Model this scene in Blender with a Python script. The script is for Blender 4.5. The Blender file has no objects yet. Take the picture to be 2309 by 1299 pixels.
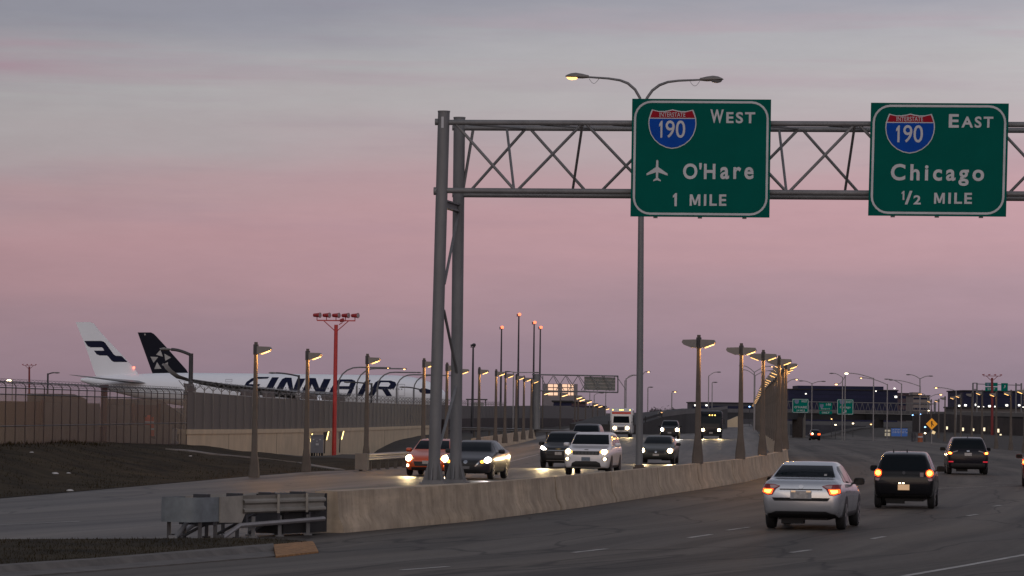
import bpy, bmesh, math, random
import numpy as np
from mathutils import Vector, Matrix
from mathutils.bvhtree import BVHTree
R = math.radians
random.seed(7)
SC = bpy.context.scene
COL = SC.collection
# ------------------------------------------------------------------ camera
F = 8000.0
IW, IH = 2309.0, 1299.0
CAMH = 2.6
PITCH = math.atan(277.5 / F)
ROLL = R(0.7)
cam = bpy.data.cameras.new('camera')
cam.sensor_width = 36.0
cam.lens = 36.0 * F / IW
cam.clip_start = 1.0
cam.clip_end = 20000.0
co = bpy.data.objects.new('camera', cam)
COL.objects.link(co)
CM = Matrix.Rotation(math.pi / 2 + PITCH, 4, 'X') @ Matrix.Rotation(ROLL, 4, 'Z')
co.matrix_world = Matrix.Translation((0, 0, CAMH)) @ CM
SC.camera = co
CM3 = CM.to_3x3()
# ------------------------------------------------------------------ world
SC.view_settings.view_transform = 'Standard'
SC.view_settings.look = 'None'
SC.view_settings.exposure = 0.0
SC.view_settings.gamma = 1.0
SC.view_settings.use_curve_mapping = False
SUN_EL, SUN_AZ = R(3.0), R(188.0)          # the sun has just left the horizon behind the viewer
W = bpy.data.worlds.new('World')
SC.world = W
W.use_nodes = True


def s2l(c):
    return tuple(((v / 255) / 12.92 if v / 255 <= 0.04045 else ((v / 255 + 0.055) / 1.055) ** 2.4) for v in c)


def build_world():
    nt = W.node_tree
    nt.nodes.clear()
    N = nt.nodes.new
    L = nt.links.new
    out = N('ShaderNodeOutputWorld')
    bg = N('ShaderNodeBackground')
    L(bg.outputs[0], out.inputs[0])
    tc = N('ShaderNodeTexCoord')
    sx = N('ShaderNodeSeparateXYZ')
    L(tc.outputs['Generated'], sx.inputs[0])

    def math_(op, a, b=None, clamp=False):
        m = N('ShaderNodeMath')
        m.operation = op
        m.use_clamp = clamp
        for i, v in enumerate((a, b)):
            if v is None:
                continue
            if isinstance(v, (int, float)):
                m.inputs[i].default_value = v
            else:
                L(v, m.inputs[i])
        return m.outputs[0]

    def noise(scale, loc, detail=4.0, rough=0.55):
        mp = N('ShaderNodeMapping')
        mp.inputs['Location'].default_value = loc
        mp.inputs['Scale'].default_value = scale
        L(tc.outputs['Generated'], mp.inputs[0])
        n = N('ShaderNodeTexNoise')
        n.inputs['Scale'].default_value = 1.0
        n.inputs['Detail'].default_value = detail
        n.inputs['Roughness'].default_value = rough
        L(mp.outputs[0], n.inputs[0])
        return n.outputs[0]
    # slight waviness of the twilight bands, tilted as in the photograph
    wav = math_('MULTIPLY', math_('SUBTRACT', noise((9, 9, 60), (2, 0, 1)), 0.5), 0.022)
    tilt = math_('MULTIPLY', sx.outputs[0], -0.045)
    el = math_('ADD', math_('ADD', sx.outputs[2], wav), tilt)
    t = math_('ADD', math_('MULTIPLY', el, 1.0), 0.02)        # ramp position = elevation + .02
    rmp = N('ShaderNodeValToRGB')
    L(t, rmp.inputs[0])
    pts = [(0.000, (130, 118, 131)), (0.018, (136, 121, 134)), (0.035, (149, 129, 142)), (0.049, (163, 137, 148)),
           (0.061, (178, 144, 153)), (0.073, (186, 149, 157)), (0.086, (182, 154, 161)), (0.098, (177, 165, 170)),
           (0.111, (176, 173, 176)), (0.123, (170, 168, 174)), (0.136, (149, 149, 162)), (0.20, (148, 148, 161)),
           (0.45, (140, 141, 152)), (1.0, (124, 127, 140))]
    cr = rmp.color_ramp
    while len(cr.elements) < len(pts):
        cr.elements.new(0.5)
    for e, (p, c) in zip(cr.elements, pts):
        e.position = p
        e.color = (*s2l(c), 1)
    # streaks of thin cloud
    st = noise((6, 6, 100), (0.4, 3.1, 0.2), 5.0, 0.6)
    sr = N('ShaderNodeValToRGB')
    sr.color_ramp.elements[0].position = 0.50
    sr.color_ramp.elements[1].position = 0.72
    L(st, sr.inputs[0])
    inband = N('ShaderNodeValToRGB')            # only between ~2 and ~7 degrees
    ib = inband.color_ramp
    ib.elements[0].position = 0.055
    ib.elements[0].color = (0, 0, 0, 1)
    ib.elements[1].position = 0.075
    ib.elements[1].color = (1, 1, 1, 1)
    e = ib.elements.new(0.15)
    e.color = (1, 1, 1, 1)
    e = ib.elements.new(0.3)
    e.color = (0, 0, 0, 1)
    L(t, inband.inputs[0])
    sfac = math_('MULTIPLY', math_('MULTIPLY', sr.outputs[0], inband.outputs[0]), 0.24)
    mx = N('ShaderNodeMixRGB')
    L(sfac, mx.inputs[0])
    L(rmp.outputs[0], mx.inputs[1])
    mx.inputs[2].default_value = (*s2l((152, 130, 149)), 1)
    # pink streak high up
    st2 = noise((5, 5, 110), (5.4, 1.1, 7.3), 4.0, 0.5)
    sr2 = N('ShaderNodeValToRGB')
    sr2.color_ramp.elements[0].position = 0.48
    sr2.color_ramp.elements[1].position = 0.70
    L(st2, sr2.inputs[0])
    hi = N('ShaderNodeValToRGB')
    hb = hi.color_ramp
    hb.elements[0].position = 0.106
    hb.elements[0].color = (0, 0, 0, 1)
    hb.elements[1].position = 0.122
    hb.elements[1].color = (1, 1, 1, 1)
    e = hb.elements.new(0.132)
    e.color = (0, 0, 0, 1)
    L(t, hi.inputs[0])
    mx2 = N('ShaderNodeMixRGB')
    L(math_('MULTIPLY', math_('MULTIPLY', sr2.outputs[0], hi.outputs[0]), 0.8), mx2.inputs[0])
    L(mx.outputs[0], mx2.inputs[1])
    mx2.inputs[2].default_value = (*s2l((172, 140, 156)), 1)
    # the right of the view lies nearer the afterglow: a little brighter; a fine grain of cloud
    br = math_('ADD', math_('MULTIPLY', sx.outputs[0], 0.85), 0.98)
    br = math_('MINIMUM', math_('MAXIMUM', br, 0.85), 1.12)
    gr = math_('ADD', math_('MULTIPLY', noise((30, 30, 120), (1, 2, 3), 6.0, 0.7), 0.16), 0.92)
    mb = N('ShaderNodeVectorMath')
    mb.operation = 'SCALE'
    L(mx2.outputs[0], mb.inputs[0])
    L(math_('MULTIPLY', br, gr), mb.inputs['Scale'])
    # afterglow in the west, behind the viewer
    back = math_('MULTIPLY', math_('MAXIMUM', math_('MULTIPLY', sx.outputs[1], -1.0), 0.0), 1.0)
    back = math_('POWER', back, 2.0)
    up_ = N('ShaderNodeValToRGB')              # bright clear sky from ~4 to ~50 degrees up in the west
    ub = up_.color_ramp
    ub.elements[0].position, ub.elements[1].position = .04, .26
    ub.elements[0].color = (.10, .10, .10, 1)
    e = ub.elements.new(.65)
    e.color = (.8, .8, .8, 1)
    e = ub.elements.new(.95)
    e.color = (.1, .1, .1, 1)
    L(sx.outputs[2], up_.inputs[0])
    low = up_.outputs[0]
    glow = N('ShaderNodeVectorMath')
    glow.operation = 'SCALE'
    glow.inputs[0].default_value = (0.78, 0.75, 0.76)
    L(math_('MULTIPLY', back, low), glow.inputs['Scale'])
    add = N('ShaderNodeVectorMath')
    add.operation = 'ADD'
    L(mb.outputs[0], add.inputs[0])
    L(glow.outputs[0], add.inputs[1])
    # physical sky underneath, very weak after sunset
    sky = N('ShaderNodeTexSky')
    sky.sky_type = 'NISHITA'
    sky.sun_disc = False
    sky.sun_elevation = SUN_EL
    sky.sun_rotation = SUN_AZ
    sk = N('ShaderNodeVectorMath')
    sk.operation = 'SCALE'
    L(sky.outputs[0], sk.inputs[0])
    sk.inputs['Scale'].default_value = 0.006
    add2 = N('ShaderNodeVectorMath')
    add2.operation = 'ADD'
    L(add.outputs[0], add2.inputs[0])
    L(sk.outputs[0], add2.inputs[1])
    L(add2.outputs[0], bg.inputs[0])
    bg.inputs[1].default_value = 1.0


build_world()
sl = bpy.data.lights.new('sun', 'SUN')
sl.energy = 0.16
sl.angle = R(25)
sl.color = (1.0, 0.72, 0.5)
so = bpy.data.objects.new('sun', sl)
COL.objects.link(so)
so.rotation_euler = Vector((math.sin(SUN_AZ) * -1, -math.cos(SUN_AZ), -math.sin(R(6)))).to_track_quat('-Z', 'Y').to_euler()
SC.cycles.use_denoising = True
SC.cycles.max_bounces = 5
SC.cycles.diffuse_bounces = 2
SC.cycles.glossy_bounces = 3
SC.cycles.transparent_max_bounces = 12
SC.cycles.sample_clamp_indirect = 2.0
SC.cycles.caustics_reflective = False
SC.cycles.caustics_refractive = False


# ------------------------------------------------------------------ layout helpers (world metres)
def ray(px, py):
    return CM3 @ Vector(((px - IW / 2) / F, -(py - IH / 2) / F, -1.0))


def at(px, py, Y):
    d = ray(px, py)
    return Vector((0, 0, CAMH)) + d * (Y / d.y)


def ground(px, py, z=0.0):
    d = ray(px, py)
    return Vector((0, 0, CAMH)) + d * ((z - CAMH) / d.z)


def on_plane(px, py, P0, ax):
    """where a sight line meets the upright plane through P0 along ax: (metres along, height)"""
    n = Vector((-ax[1], ax[0], 0))
    d = ray(px, py)
    o = Vector((0, 0, CAMH))
    t = (Vector((P0[0], P0[1], 0)) - Vector((0, 0, 0))).dot(n) / d.dot(n)
    p = o + d * t
    return (p.x - P0[0]) * ax[0] + (p.y - P0[1]) * ax[1], p.z


def lerp_tab(tab, v):
    xs = [t[0] for t in tab]
    ys = [t[1] for t in tab]
    return float(np.interp(v, xs, ys))


def sm(t):
    t = min(1.0, max(0.0, t))
    return t * t * (3 - 2 * t)


# median barrier line, left and right road edges, fence: (Y, X)
MED = [(30, -20.5), (40, -16.0), (60, -8.2), (66, -5.8), (68.4, -5.3), (73.7, -4.15), (84.9, -.86), (96.2, 1.56), (123, 6.5), (136, 8.78), (150, 10.65), (164, 12.4),
       (178, 13.8), (225, 16.9), (300, 21.7), (500, 34.9), (900, 61.0)]
EDL = [(30, -23), (98, -14.2), (133, -10.1), (146, -8.4), (152, -6.5), (162, -5.0), (187, -3.9), (217, -2.7), (249, -1.5), (333, 1.7), (430, 5.0), (900, 20)]
EDR = [(30, 4), (45, 9), (57.6, 13), (66.9, 16), (82, 20), (105, 24), (128, 27), (165, 29), (210, 34), (260, 38.2), (330, 43), (430, 50), (520, 57), (900, 82)]


def XF(y):
    return -16.4 + 0.0542 * (y - 180)


TB = [(60, .6), (100, 1.0), (132, 1.17), (160, .98), (180, .68), (200, .0), (214, -.5), (238, -1.3), (273, -1.5), (283, -.7), (306, .1), (330, .3), (420, .3), (600, 0.)]


def gz(x, y):
    """ground height"""
    el = lerp_tab(EDL, y)
    md = lerp_tab(MED, y)
    z = 0.0
    if x < el - 0.3:
        xf = XF(y)
        t = (el - 0.3 - x) / max(2.0, el - 0.3 - xf)
        z = lerp_tab(TB, y) * sm(t) ** (1.5 + 1.8 * min(1, max(0, (y - 150) / 30)))
        if x < xf - 3:
            z *= 1 - sm((xf - 3 - x) / 12)
        z += 0.06 * math.sin(x * 1.7 + y * .31) * math.sin(y * .23) * sm(t * 2)
    if x > md and y > 230:
        dr = 2.7 * sm((y - 230) / 610)
        z -= dr * (1 - sm((x - md - 14) / 16)) * sm((x - md) / 0.6)
    return z


# ------------------------------------------------------------------ mesh builder
class MB:
    def __init__(s):
        s.v = []
        s.f = []
        s.uv = None

    def add(s, vs, fs):
        b = len(s.v)
        s.v += [tuple(v) for v in vs]
        s.f += [tuple(b + i for i in f) for f in fs]
        return s

    def box(s, c, d, rz=0.0, M=None):
        hx, hy, hz = d[0] / 2, d[1] / 2, d[2] / 2
        vs = [Vector((x, y, z)) for z in (-hz, hz) for y in (-hy, hy) for x in (-hx, hx)]
        if M is None:
            M = Matrix.Rotation(rz, 3, 'Z')
        vs = [M @ v + Vector(c) for v in vs]
        return s.add(vs, [(0, 2, 3, 1), (4, 5, 7, 6), (0, 1, 5, 4), (2, 6, 7, 3), (0, 4, 6, 2), (1, 3, 7, 5)])

    def tube(s, pts, r, n=10, cap=True):
        pts = [Vector(p) for p in pts]
        if isinstance(r, (int, float)):
            r = [r] * len(pts)
        rings = []
        up = None
        for i, p in enumerate(pts):
            d = (pts[min(i + 1, len(pts) - 1)] - pts[max(i - 1, 0)]).normalized()
            if up is None:
                a = Vector((0, 0, 1)) if abs(d.z) < .9 else Vector((1, 0, 0))
                up = (a - d * a.dot(d)).normalized()
            else:
                up = (up - d * up.dot(d)).normalized()
            sd = d.cross(up)
            rings.append([p + (up * math.cos(k * 2 * math.pi / n) + sd * math.sin(k * 2 * math.pi / n)) * r[i] for k in range(n)])
        return s.loft(rings, cap)

    def loft(s, rings, cap=True, closed=True):
        n = len(rings[0])
        b = len(s.v)
        for rg in rings:
            s.v += [tuple(p) for p in rg]
        for i in range(len(rings) - 1):
            for k in range(n if closed else n - 1):
                a, c = b + i * n + k, b + i * n + (k + 1) % n
                s.f.append((a, c, c + n, a + n))
        if cap:
            s.f.append(tuple(b + k for k in reversed(range(n))))
            s.f.append(tuple(b + (len(rings) - 1) * n + k for k in range(n)))
        return s

    def prism(s, poly, fn, d0, d1):
        """outline poly [(a,b)] mapped by fn(a,b,d) and extruded from d0 to d1"""
        return s.loft([[fn(a, b, d0) for a, b in poly], [fn(a, b, d1) for a, b in poly]])

    def tri(s, poly, fn):
        """one face per outline"""
        b = len(s.v)
        s.v += [tuple(fn(*p)) for p in poly]
        s.f.append(tuple(range(b, b + len(poly))))
        return s

    def build(s, name, mat, parent=None, smooth=None, loc=None, fix=True):
        me = bpy.data.meshes.new(name)
        me.from_pydata(s.v, [], s.f)
        if fix:
            bm = bmesh.new()
            bm.from_mesh(me)
            bmesh.ops.recalc_face_normals(bm, faces=bm.faces)
            bm.to_mesh(me)
            bm.free()
        if smooth is not None:
            me.polygons.foreach_set('use_smooth', [True] * len(me.polygons))
            me.set_sharp_from_angle(angle=R(smooth))
        if mat:
            me.materials.append(mat)
        o = bpy.data.objects.new(name, me)
        COL.objects.link(o)
        if parent:
            o.parent = parent
        if loc:
            o.location = loc
        return o


def tag(o, label, cat, group=None, kind=None):
    if label:
        o['label'] = label
    if cat:
        o['category'] = cat
    if group:
        o['group'] = group
    if kind:
        o['kind'] = kind
    return o


def thing(name, label, cat, loc=(0, 0, 0), rz=0.0, group=None):
    o = bpy.data.objects.new(name, None)
    o.empty_display_size = .3
    COL.objects.link(o)
    o.location = loc
    o.rotation_euler = (0, 0, rz)
    return tag(o, label, cat, group)


def struct(o):
    o['kind'] = 'structure'
    return o


def copy_tree(o, parent=None):
    c = o.copy()
    COL.objects.link(c)
    c.parent = parent
    for ch in list(o.children):
        copy_tree(ch, c)
    return c


# ------------------------------------------------------------------ materials
MATS = {}


def mat(name, col, rough=.6, metal=0.0, var=.25, scale=3.0, bump=0.0, spec=.5, streak=None, dirt=None, coat=0.0, coord='Object', lin=False):
    if name in MATS:
        return MATS[name]
    m = bpy.data.materials.new(name)
    m.use_nodes = True
    nt = m.node_tree
    b = nt.nodes['Principled BSDF']
    N, L = nt.nodes.new, nt.links.new
    b.inputs['Roughness'].default_value = rough
    b.inputs['Metallic'].default_value = metal
    b.inputs['Specular IOR Level'].default_value = spec
    b.inputs['Coat Weight'].default_value = coat
    b.inputs['Coat Roughness'].default_value = .05
    col = tuple(col)
    if var > 0 or bump > 0:
        tc = N('ShaderNodeTexCoord')
        src = tc.outputs[coord]
        if streak:
            mp = N('ShaderNodeMapping')
            mp.inputs['Scale'].default_value = streak
            L(src, mp.inputs[0])
            src = mp.outputs[0]
        n = N('ShaderNodeTexNoise')
        n.inputs['Scale'].default_value = scale
        n.inputs['Detail'].default_value = 6
        n.inputs['Roughness'].default_value = .65
        L(src, n.inputs[0])
        r = N('ShaderNodeValToRGB')
        e = r.color_ramp.elements
        e[0].position, e[1].position = .3, .7
        d = dirt if dirt else tuple(c * (1 - var) for c in col)
        e[0].color = (*d, 1)
        e[1].color = (*[min(1, c * (1 + var * .6)) for c in col], 1)
        L(n.outputs[0], r.inputs[0])
        L(r.outputs[0], b.inputs['Base Color'])
        if bump > 0:
            n2 = N('ShaderNodeTexNoise')
            n2.inputs['Scale'].default_value = scale * 9
            n2.inputs['Detail'].default_value = 4
            L(tc.outputs[coord], n2.inputs[0])
            bp = N('ShaderNodeBump')
            bp.inputs['Strength'].default_value = bump
            bp.inputs['Distance'].default_value = .02
            L(n2.outputs[0], bp.inputs['Height'])
            L(bp.outputs[0], b.inputs['Normal'])
    else:
        b.inputs['Base Color'].default_value = (*col, 1)
    MATS[name] = m
    return m


def em(name, col, strength, base=(.02, .02, .02)):
    if name in MATS:
        return MATS[name]
    m = bpy.data.materials.new(name)
    m.use_nodes = True
    b = m.node_tree.nodes['Principled BSDF']
    b.inputs['Base Color'].default_value = (*base, 1)
    b.inputs['Emission Color'].default_value = (*col, 1)
    b.inputs['Emission Strength'].default_value = strength
    b.inputs['Roughness'].default_value = .3
    MATS[name] = m
    return m


def meshmat(name, col, fac):
    """wire netting seen from afar: partly open"""
    m = bpy.data.materials.new(name)
    m.use_nodes = True
    nt = m.node_tree
    b = nt.nodes['Principled BSDF']
    b.inputs['Base Color'].default_value = (*col, 1)
    b.inputs['Roughness'].default_value = .5
    tr = nt.nodes.new('ShaderNodeBsdfTransparent')
    mx = nt.nodes.new('ShaderNodeMixShader')
    mx.inputs[0].default_value = fac
    nt.links.new(tr.outputs[0], mx.inputs[1])
    nt.links.new(b.outputs[0], mx.inputs[2])
    nt.links.new(mx.outputs[0], nt.nodes['Material Output'].inputs[0])
    return m


def stained(name, col):
    """cast concrete with run-down stains, scuffs and mottling"""
    m = mat(name + '_base', col, .88, var=.30, scale=1.1, bump=.3)
    nt = m.node_tree
    N, L = nt.nodes.new, nt.links.new
    b = nt.nodes['Principled BSDF']
    prev = b.inputs['Base Color'].links[0].from_socket
    tc = N('ShaderNodeTexCoord')
    for sc, p0, p1, k in (((1.6, 1.6, .10), .42, .66, .80), ((5.5, 5.5, .5), .50, .70, .80), ((.35, .35, 2.5), .52, .70, 1.22), ((9, 9, 9), .62, .70, .7)):
        mp = N('ShaderNodeMapping')
        mp.inputs['Scale'].default_value = sc
        L(tc.outputs['Object'], mp.inputs[0])
        n = N('ShaderNodeTexNoise')
        n.inputs['Scale'].default_value = 1.0
        n.inputs['Detail'].default_value = 5
        n.inputs['Roughness'].default_value = .6
        L(mp.outputs[0], n.inputs[0])
        r = N('ShaderNodeValToRGB')
        r.color_ramp.elements[0].position, r.color_ramp.elements[1].position = p0, p1
        r.color_ramp.elements[0].color = (1, 1, 1, 1)
        r.color_ramp.elements[1].color = (k, k * .985, k * .96, 1)
        L(n.outputs[0], r.inputs[0])
        x = N('ShaderNodeMixRGB')
        x.blend_type = 'MULTIPLY'
        x.inputs[0].default_value = 1
        L(prev, x.inputs[1])
        L(r.outputs[0], x.inputs[2])
        prev = x.outputs[0]
    L(prev, b.inputs['Base Color'])
    return m


def road_mat(name, col, warm, rough):
    """worn asphalt: fine aggregate, long wheel streaks and patches in road coordinates (u across, v along, metres)"""
    m = bpy.data.materials.new(name)
    m.use_nodes = True
    nt = m.node_tree
    N, L = nt.nodes.new, nt.links.new
    b = nt.nodes['Principled BSDF']
    b.inputs['Roughness'].default_value = rough
    b.inputs['Specular IOR Level'].default_value = .12
    uv = N('ShaderNodeUVMap')
    uv.uv_map = 'road'

    def noise(sc, detail, rgh=.6, loc=(0, 0, 0)):
        mp = N('ShaderNodeMapping')
        mp.inputs['Scale'].default_value = (*sc, 1)
        mp.inputs['Location'].default_value = loc
        L(uv.outputs[0], mp.inputs[0])
        n = N('ShaderNodeTexNoise')
        n.inputs['Scale'].default_value = 1
        n.inputs['Detail'].default_value = detail
        n.inputs['Roughness'].default_value = rgh
        L(mp.outputs[0], n.inputs[0])
        return n.outputs[0]

    def mix(fac, a, bb, k):
        x = N('ShaderNodeMixRGB')
        x.blend_type = k
        for i, v in enumerate((fac, a, bb)):
            if isinstance(v, (int, float)):
                x.inputs[i].default_value = v
            elif isinstance(v, tuple):
                x.inputs[i].default_value = (*v, 1)
            else:
                L(v, x.inputs[i])
        return x.outputs[0]

    def ramp(src, p0, p1, c0, c1):
        r = N('ShaderNodeValToRGB')
        r.color_ramp.elements[0].position, r.color_ramp.elements[1].position = p0, p1
        r.color_ramp.elements[0].color = (*c0, 1)
        r.color_ramp.elements[1].color = (*c1, 1)
        L(src, r.inputs[0])
        return r.outputs[0]
    streaks = ramp(noise((.9, .012), 5), .36, .66, tuple(c * .50 for c in col), tuple(c * 1.32 for c in col))
    patches = ramp(noise((.22, .05), 6, .65, (3, 1, 0)), .45, .72, (0, 0, 0), (1, 1, 1))
    c = mix(patches, streaks, warm, 'MIX')
    fine = ramp(noise((7, 3.5), 6, .8), .25, .8, (.72, .72, .72), (1.25, 1.25, 1.25))
    c = mix(1.0, c, fine, 'MULTIPLY')
    oil = ramp(noise((.55, .02), 3, .5, (9, 4, 0)), .56, .75, (1, 1, 1), (.62, .62, .65))
    c = mix(1.0, c, oil, 'MULTIPLY')
    # dark wheel tracks, two to a lane, and irregular sealed cracks
    wv = N('ShaderNodeTexWave')
    wv.bands_direction = 'X'
    wv.inputs['Scale'].default_value = 1 / 1.85 * .314 * .55
    wv.inputs['Distortion'].default_value = 1.2
    wv.inputs['Detail Scale'].default_value = .02
    L(uv.outputs[0], wv.inputs[0])
    c = mix(1.0, c, ramp(wv.outputs[0], .25, .85, (.80, .80, .81), (1.06, 1.06, 1.06)), 'MULTIPLY')
    mpv = N('ShaderNodeMapping')
    mpv.inputs['Scale'].default_value = (.30, .055, 1)
    L(uv.outputs[0], mpv.inputs[0])
    wob = N('ShaderNodeTexNoise')
    wob.inputs['Scale'].default_value = 2.2
    L(mpv.outputs[0], wob.inputs[0])
    addv = N('ShaderNodeVectorMath')
    addv.operation = 'ADD'
    L(mpv.outputs[0], addv.inputs[0])
    scv = N('ShaderNodeVectorMath')
    scv.operation = 'SCALE'
    scv.inputs['Scale'].default_value = .5
    L(wob.outputs[1], scv.inputs[0])
    L(scv.outputs[0], addv.inputs[1])
    vo = N('ShaderNodeTexVoronoi')
    vo.feature = 'DISTANCE_TO_EDGE'
    vo.inputs['Scale'].default_value = 1.0
    L(addv.outputs[0], vo.inputs[0])
    c = mix(1.0, c, ramp(vo.outputs['Distance'], .004, .016, (.52, .52, .53), (1, 1, 1)), 'MULTIPLY')
    L(c, b.inputs['Base Color'])
    bp = N('ShaderNodeBump')
    bp.inputs['Strength'].default_value = .25
    bp.inputs['Distance'].default_value = .01
    L(noise((24, 12), 3), bp.inputs['Height'])
    L(bp.outputs[0], b.inputs['Normal'])
    return m


M_ASPH_R = road_mat('asphalt', (.113, .100, .085), (.142, .119, .095), .65)
M_ASPH_L = road_mat('asphalt_ramp', (.130, .117, .101), (.157, .133, .107), .5)
M_EARTH = mat('earth', (.040, .033, .026), .95, var=.5, scale=.25, bump=.5)
M_GRASSSOIL = mat('winter_turf', (.046, .035, .020), .95, var=.6, scale=.55, bump=.4, spec=.1, dirt=(.010, .009, .007))
M_CONC = stained('barrier_concrete', (.47, .37, .265))
M_CONCW = mat('wall_concrete', (.58, .465, .315), .85, var=.15, scale=.7, bump=.15)
M_CONCG = mat('grey_concrete', (.19, .172, .152), .85, var=.2, scale=1.2, bump=.2)
M_POLE = mat('pole_concrete', (.110, .090, .074), .75, var=.2, scale=2.5)
M_GALV = mat('galvanised_steel', (.30, .285, .28), .48, metal=.55, var=.18, scale=3)
M_GALVD = mat('dull_steel', (.185, .185, .187), .6, metal=.25, var=.2, scale=2.5, streak=(1, 1, .3))
M_DARK = mat('dark_metal', (.035, .035, .04), .5, var=.2)
M_LAMPBOX = mat('lamp_housing', (.20, .185, .17), .5, metal=.2, var=.15)
M_WHITEPAINT = mat('road_paint', (.42, .40, .37), .7, var=.5, scale=2.5)
M_BLACK = mat('black_rubber', (.012, .012, .013), .7, var=0)
M_RED = mat('red_paint', (.52, .04, .035), .5, var=.2)
M_SIGNW = mat('white_sheeting', (.54, .54, .55), .7, var=.15, scale=1.5, spec=.1)
M_SIGNG = mat('green_sheeting', (.000, .098, .076), .75, var=.10, scale=.8, spec=.06)
M_SIGNR = mat('red_sheeting', (.30, .010, .022), .7, var=.1, spec=.08)
M_SIGNB = mat('blue_sheeting', (.004, .060, .34), .7, var=.1, spec=.08)
M_SODIUM = em('sodium_lamp', (1.0, .52, .16), 3.0)
M_SODIUMF = em('sodium_lamp_far', (1.0, .52, .2), 5.0)
M_WARM = em('warm_lamp', (1.0, .80, .50), 6.0)
# ------------------------------------------------------------------ terrain and roads
def rows(ys, xs_fn, zoff, name, m, u0_fn=None):
    vs, uvs = [], []
    nx = None
    for y in ys:
        xs = xs_fn(y)
        nx = len(xs)
        for x in xs:
            vs.append((x, y, gz(x, y) + zoff))
            uvs.append((x - lerp_tab(MED, y), y))
    fs = []
    for j in range(len(ys) - 1):
        for i in range(nx - 1):
            a = j * nx + i
            fs.append((a, a + 1, a + nx + 1, a + nx))
    b = MB()
    b.v, b.f = vs, fs
    o = b.build(name, m, fix=False, smooth=60)
    ul = o.data.uv_layers.new(name='road')
    vi = np.zeros(len(o.data.loops), dtype=np.int32)
    o.data.loops.foreach_get('vertex_index', vi)
    ul.data.foreach_set('uv', np.array(uvs, dtype=np.float32)[vi].ravel())
    return struct(o)


YS = [20, 30, 40, 50] + [55 + 3.0 * i for i in range(60)] + [238 + 8 * i for i in range(84)]


def gx(y):
    yy = min(y, 900)
    xf, el, md = XF(min(y, 600)), lerp_tab(EDL, yy), lerp_tab(MED, yy)
    if xf > el - 2:
        xf = el - 2 - .5
    return ([-7000, -1200, -300, -120, xf - 22, xf - 15, xf - 9, xf - 6, xf - 3, xf - .5] + [xf + (el - .3 - xf) * k / 12 for k in range(1, 12)]
            + [el - .3, el + .5, md - .6, md, md + .5, md + 4, md + 8, md + 14, md + 18, md + 22, md + 26, md + 32, md + 45, md + 90, md + 300, md + 1500, 7000])


rows(YS + [1000, 1400, 2200, 4000, 9000], gx, -.06, 'ground', M_EARTH)
YR = [y for y in YS if y >= 30]


def lx(y):
    a, b = lerp_tab(EDL, y), lerp_tab(MED, y)
    return [a + (b - a) * k / 6 for k in range(7)]


def rx(y):
    a, b = lerp_tab(MED, y), lerp_tab(EDR, y)
    return [a, a + .5] + [a + .5 + (b - a - .5) * k / 10 for k in range(1, 11)]


rows(YR, lx, .0, 'ramp_road', M_ASPH_L)
rows(YR, rx, .0, 'highway_road', M_ASPH_R)


# winter turf over the left bank, a few centimetres above the bare ground
def bank_x(y):
    xf, el = XF(y), lerp_tab(EDL, y)
    if xf > el - 2:
        xf = el - 2.5
    return [xf - 9, xf - 4, xf - .5] + [xf + (el - .25 - xf) * k / 14 for k in range(1, 15)]


rows([60 + 2.5 * i for i in range(52)], bank_x, -.012, 'grass_bank', M_GRASSSOIL)
# pale concrete gutter along the ramp behind the bank
gut = MB()
gp = [(384, 1014), (440, 1019), (500, 1026), (583, 1033), (679, 1044), (703, 1050), (767, 1060)]
gw = []
for px, py in gp:
    p = None
    for k in range(800):
        Y = 120 + k * .2
        q = at(px, py, Y)
        if q.z <= gz(q.x, q.y):
            p = q
            break
    if p is not None:
        gw.append(p)
if len(gw) > 1:
    gv = []
    for i, p in enumerate(gw):
        d = (gw[min(i + 1, len(gw) - 1)] - gw[max(i - 1, 0)])
        nrm = Vector((-d.y, d.x, 0)).normalized() * .22
        gv.append([(q.x, q.y, gz(q.x, q.y) + dz) for q, dz in ((p + nrm, .03), (p - nrm, .03), (p - nrm, -.15), (p + nrm, -.15))])
    gut.loft(gv)
    struct(gut.build('concrete_gutter', M_CONCG))


# lane paint
def stripe(p0, p1, w, name='lane_marking', n=6):
    m = MB()
    P0, P1 = Vector(p0), Vector(p1)
    d = (P1 - P0)
    nr = Vector((-d.y, d.x, 0)).normalized() * w / 2
    rg = []
    for k in range(n + 1):
        q = P0 + d * k / n
        rg.append([(a.x, a.y, gz(a.x, a.y) + .006) for a in (q - nr, q + nr)])
    m.loft(rg, cap=False, closed=False)
    return m


paint = MB()
for a, b_, w in [((904, 1286), (1010, 1278), .12), ((1292, 1246.5), (1368, 1238), .12), ((1553, 1213), (1604, 1205.5), .12),
                 ((1784, 1246.5), (1827, 1240.5), .12), ((1966, 1215.5), (1995, 1210), .12), ((2181, 1163.5), (2204, 1160), .12),
                 ((2240, 1142), (2258, 1139.5), .12), ((2038, 1299.6), (2170, 1277), .14), ((2170, 1277), (2330, 1248), .14),
                 ((1130, 1046), (1214, 1025), .11), ((1134, 1066), (1146, 1064.5), .11), ((0, 1184), (180, 1176), .1),
                 ((1640, 1196), (1690, 1189), .1), ((2080, 1103), (2300, 1094), .1)]:
    s = stripe(ground(*a), ground(*b_), w)
    paint.add(s.v, s.f)
struct(paint.build('lane_markings', M_WHITEPAINT))

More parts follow.
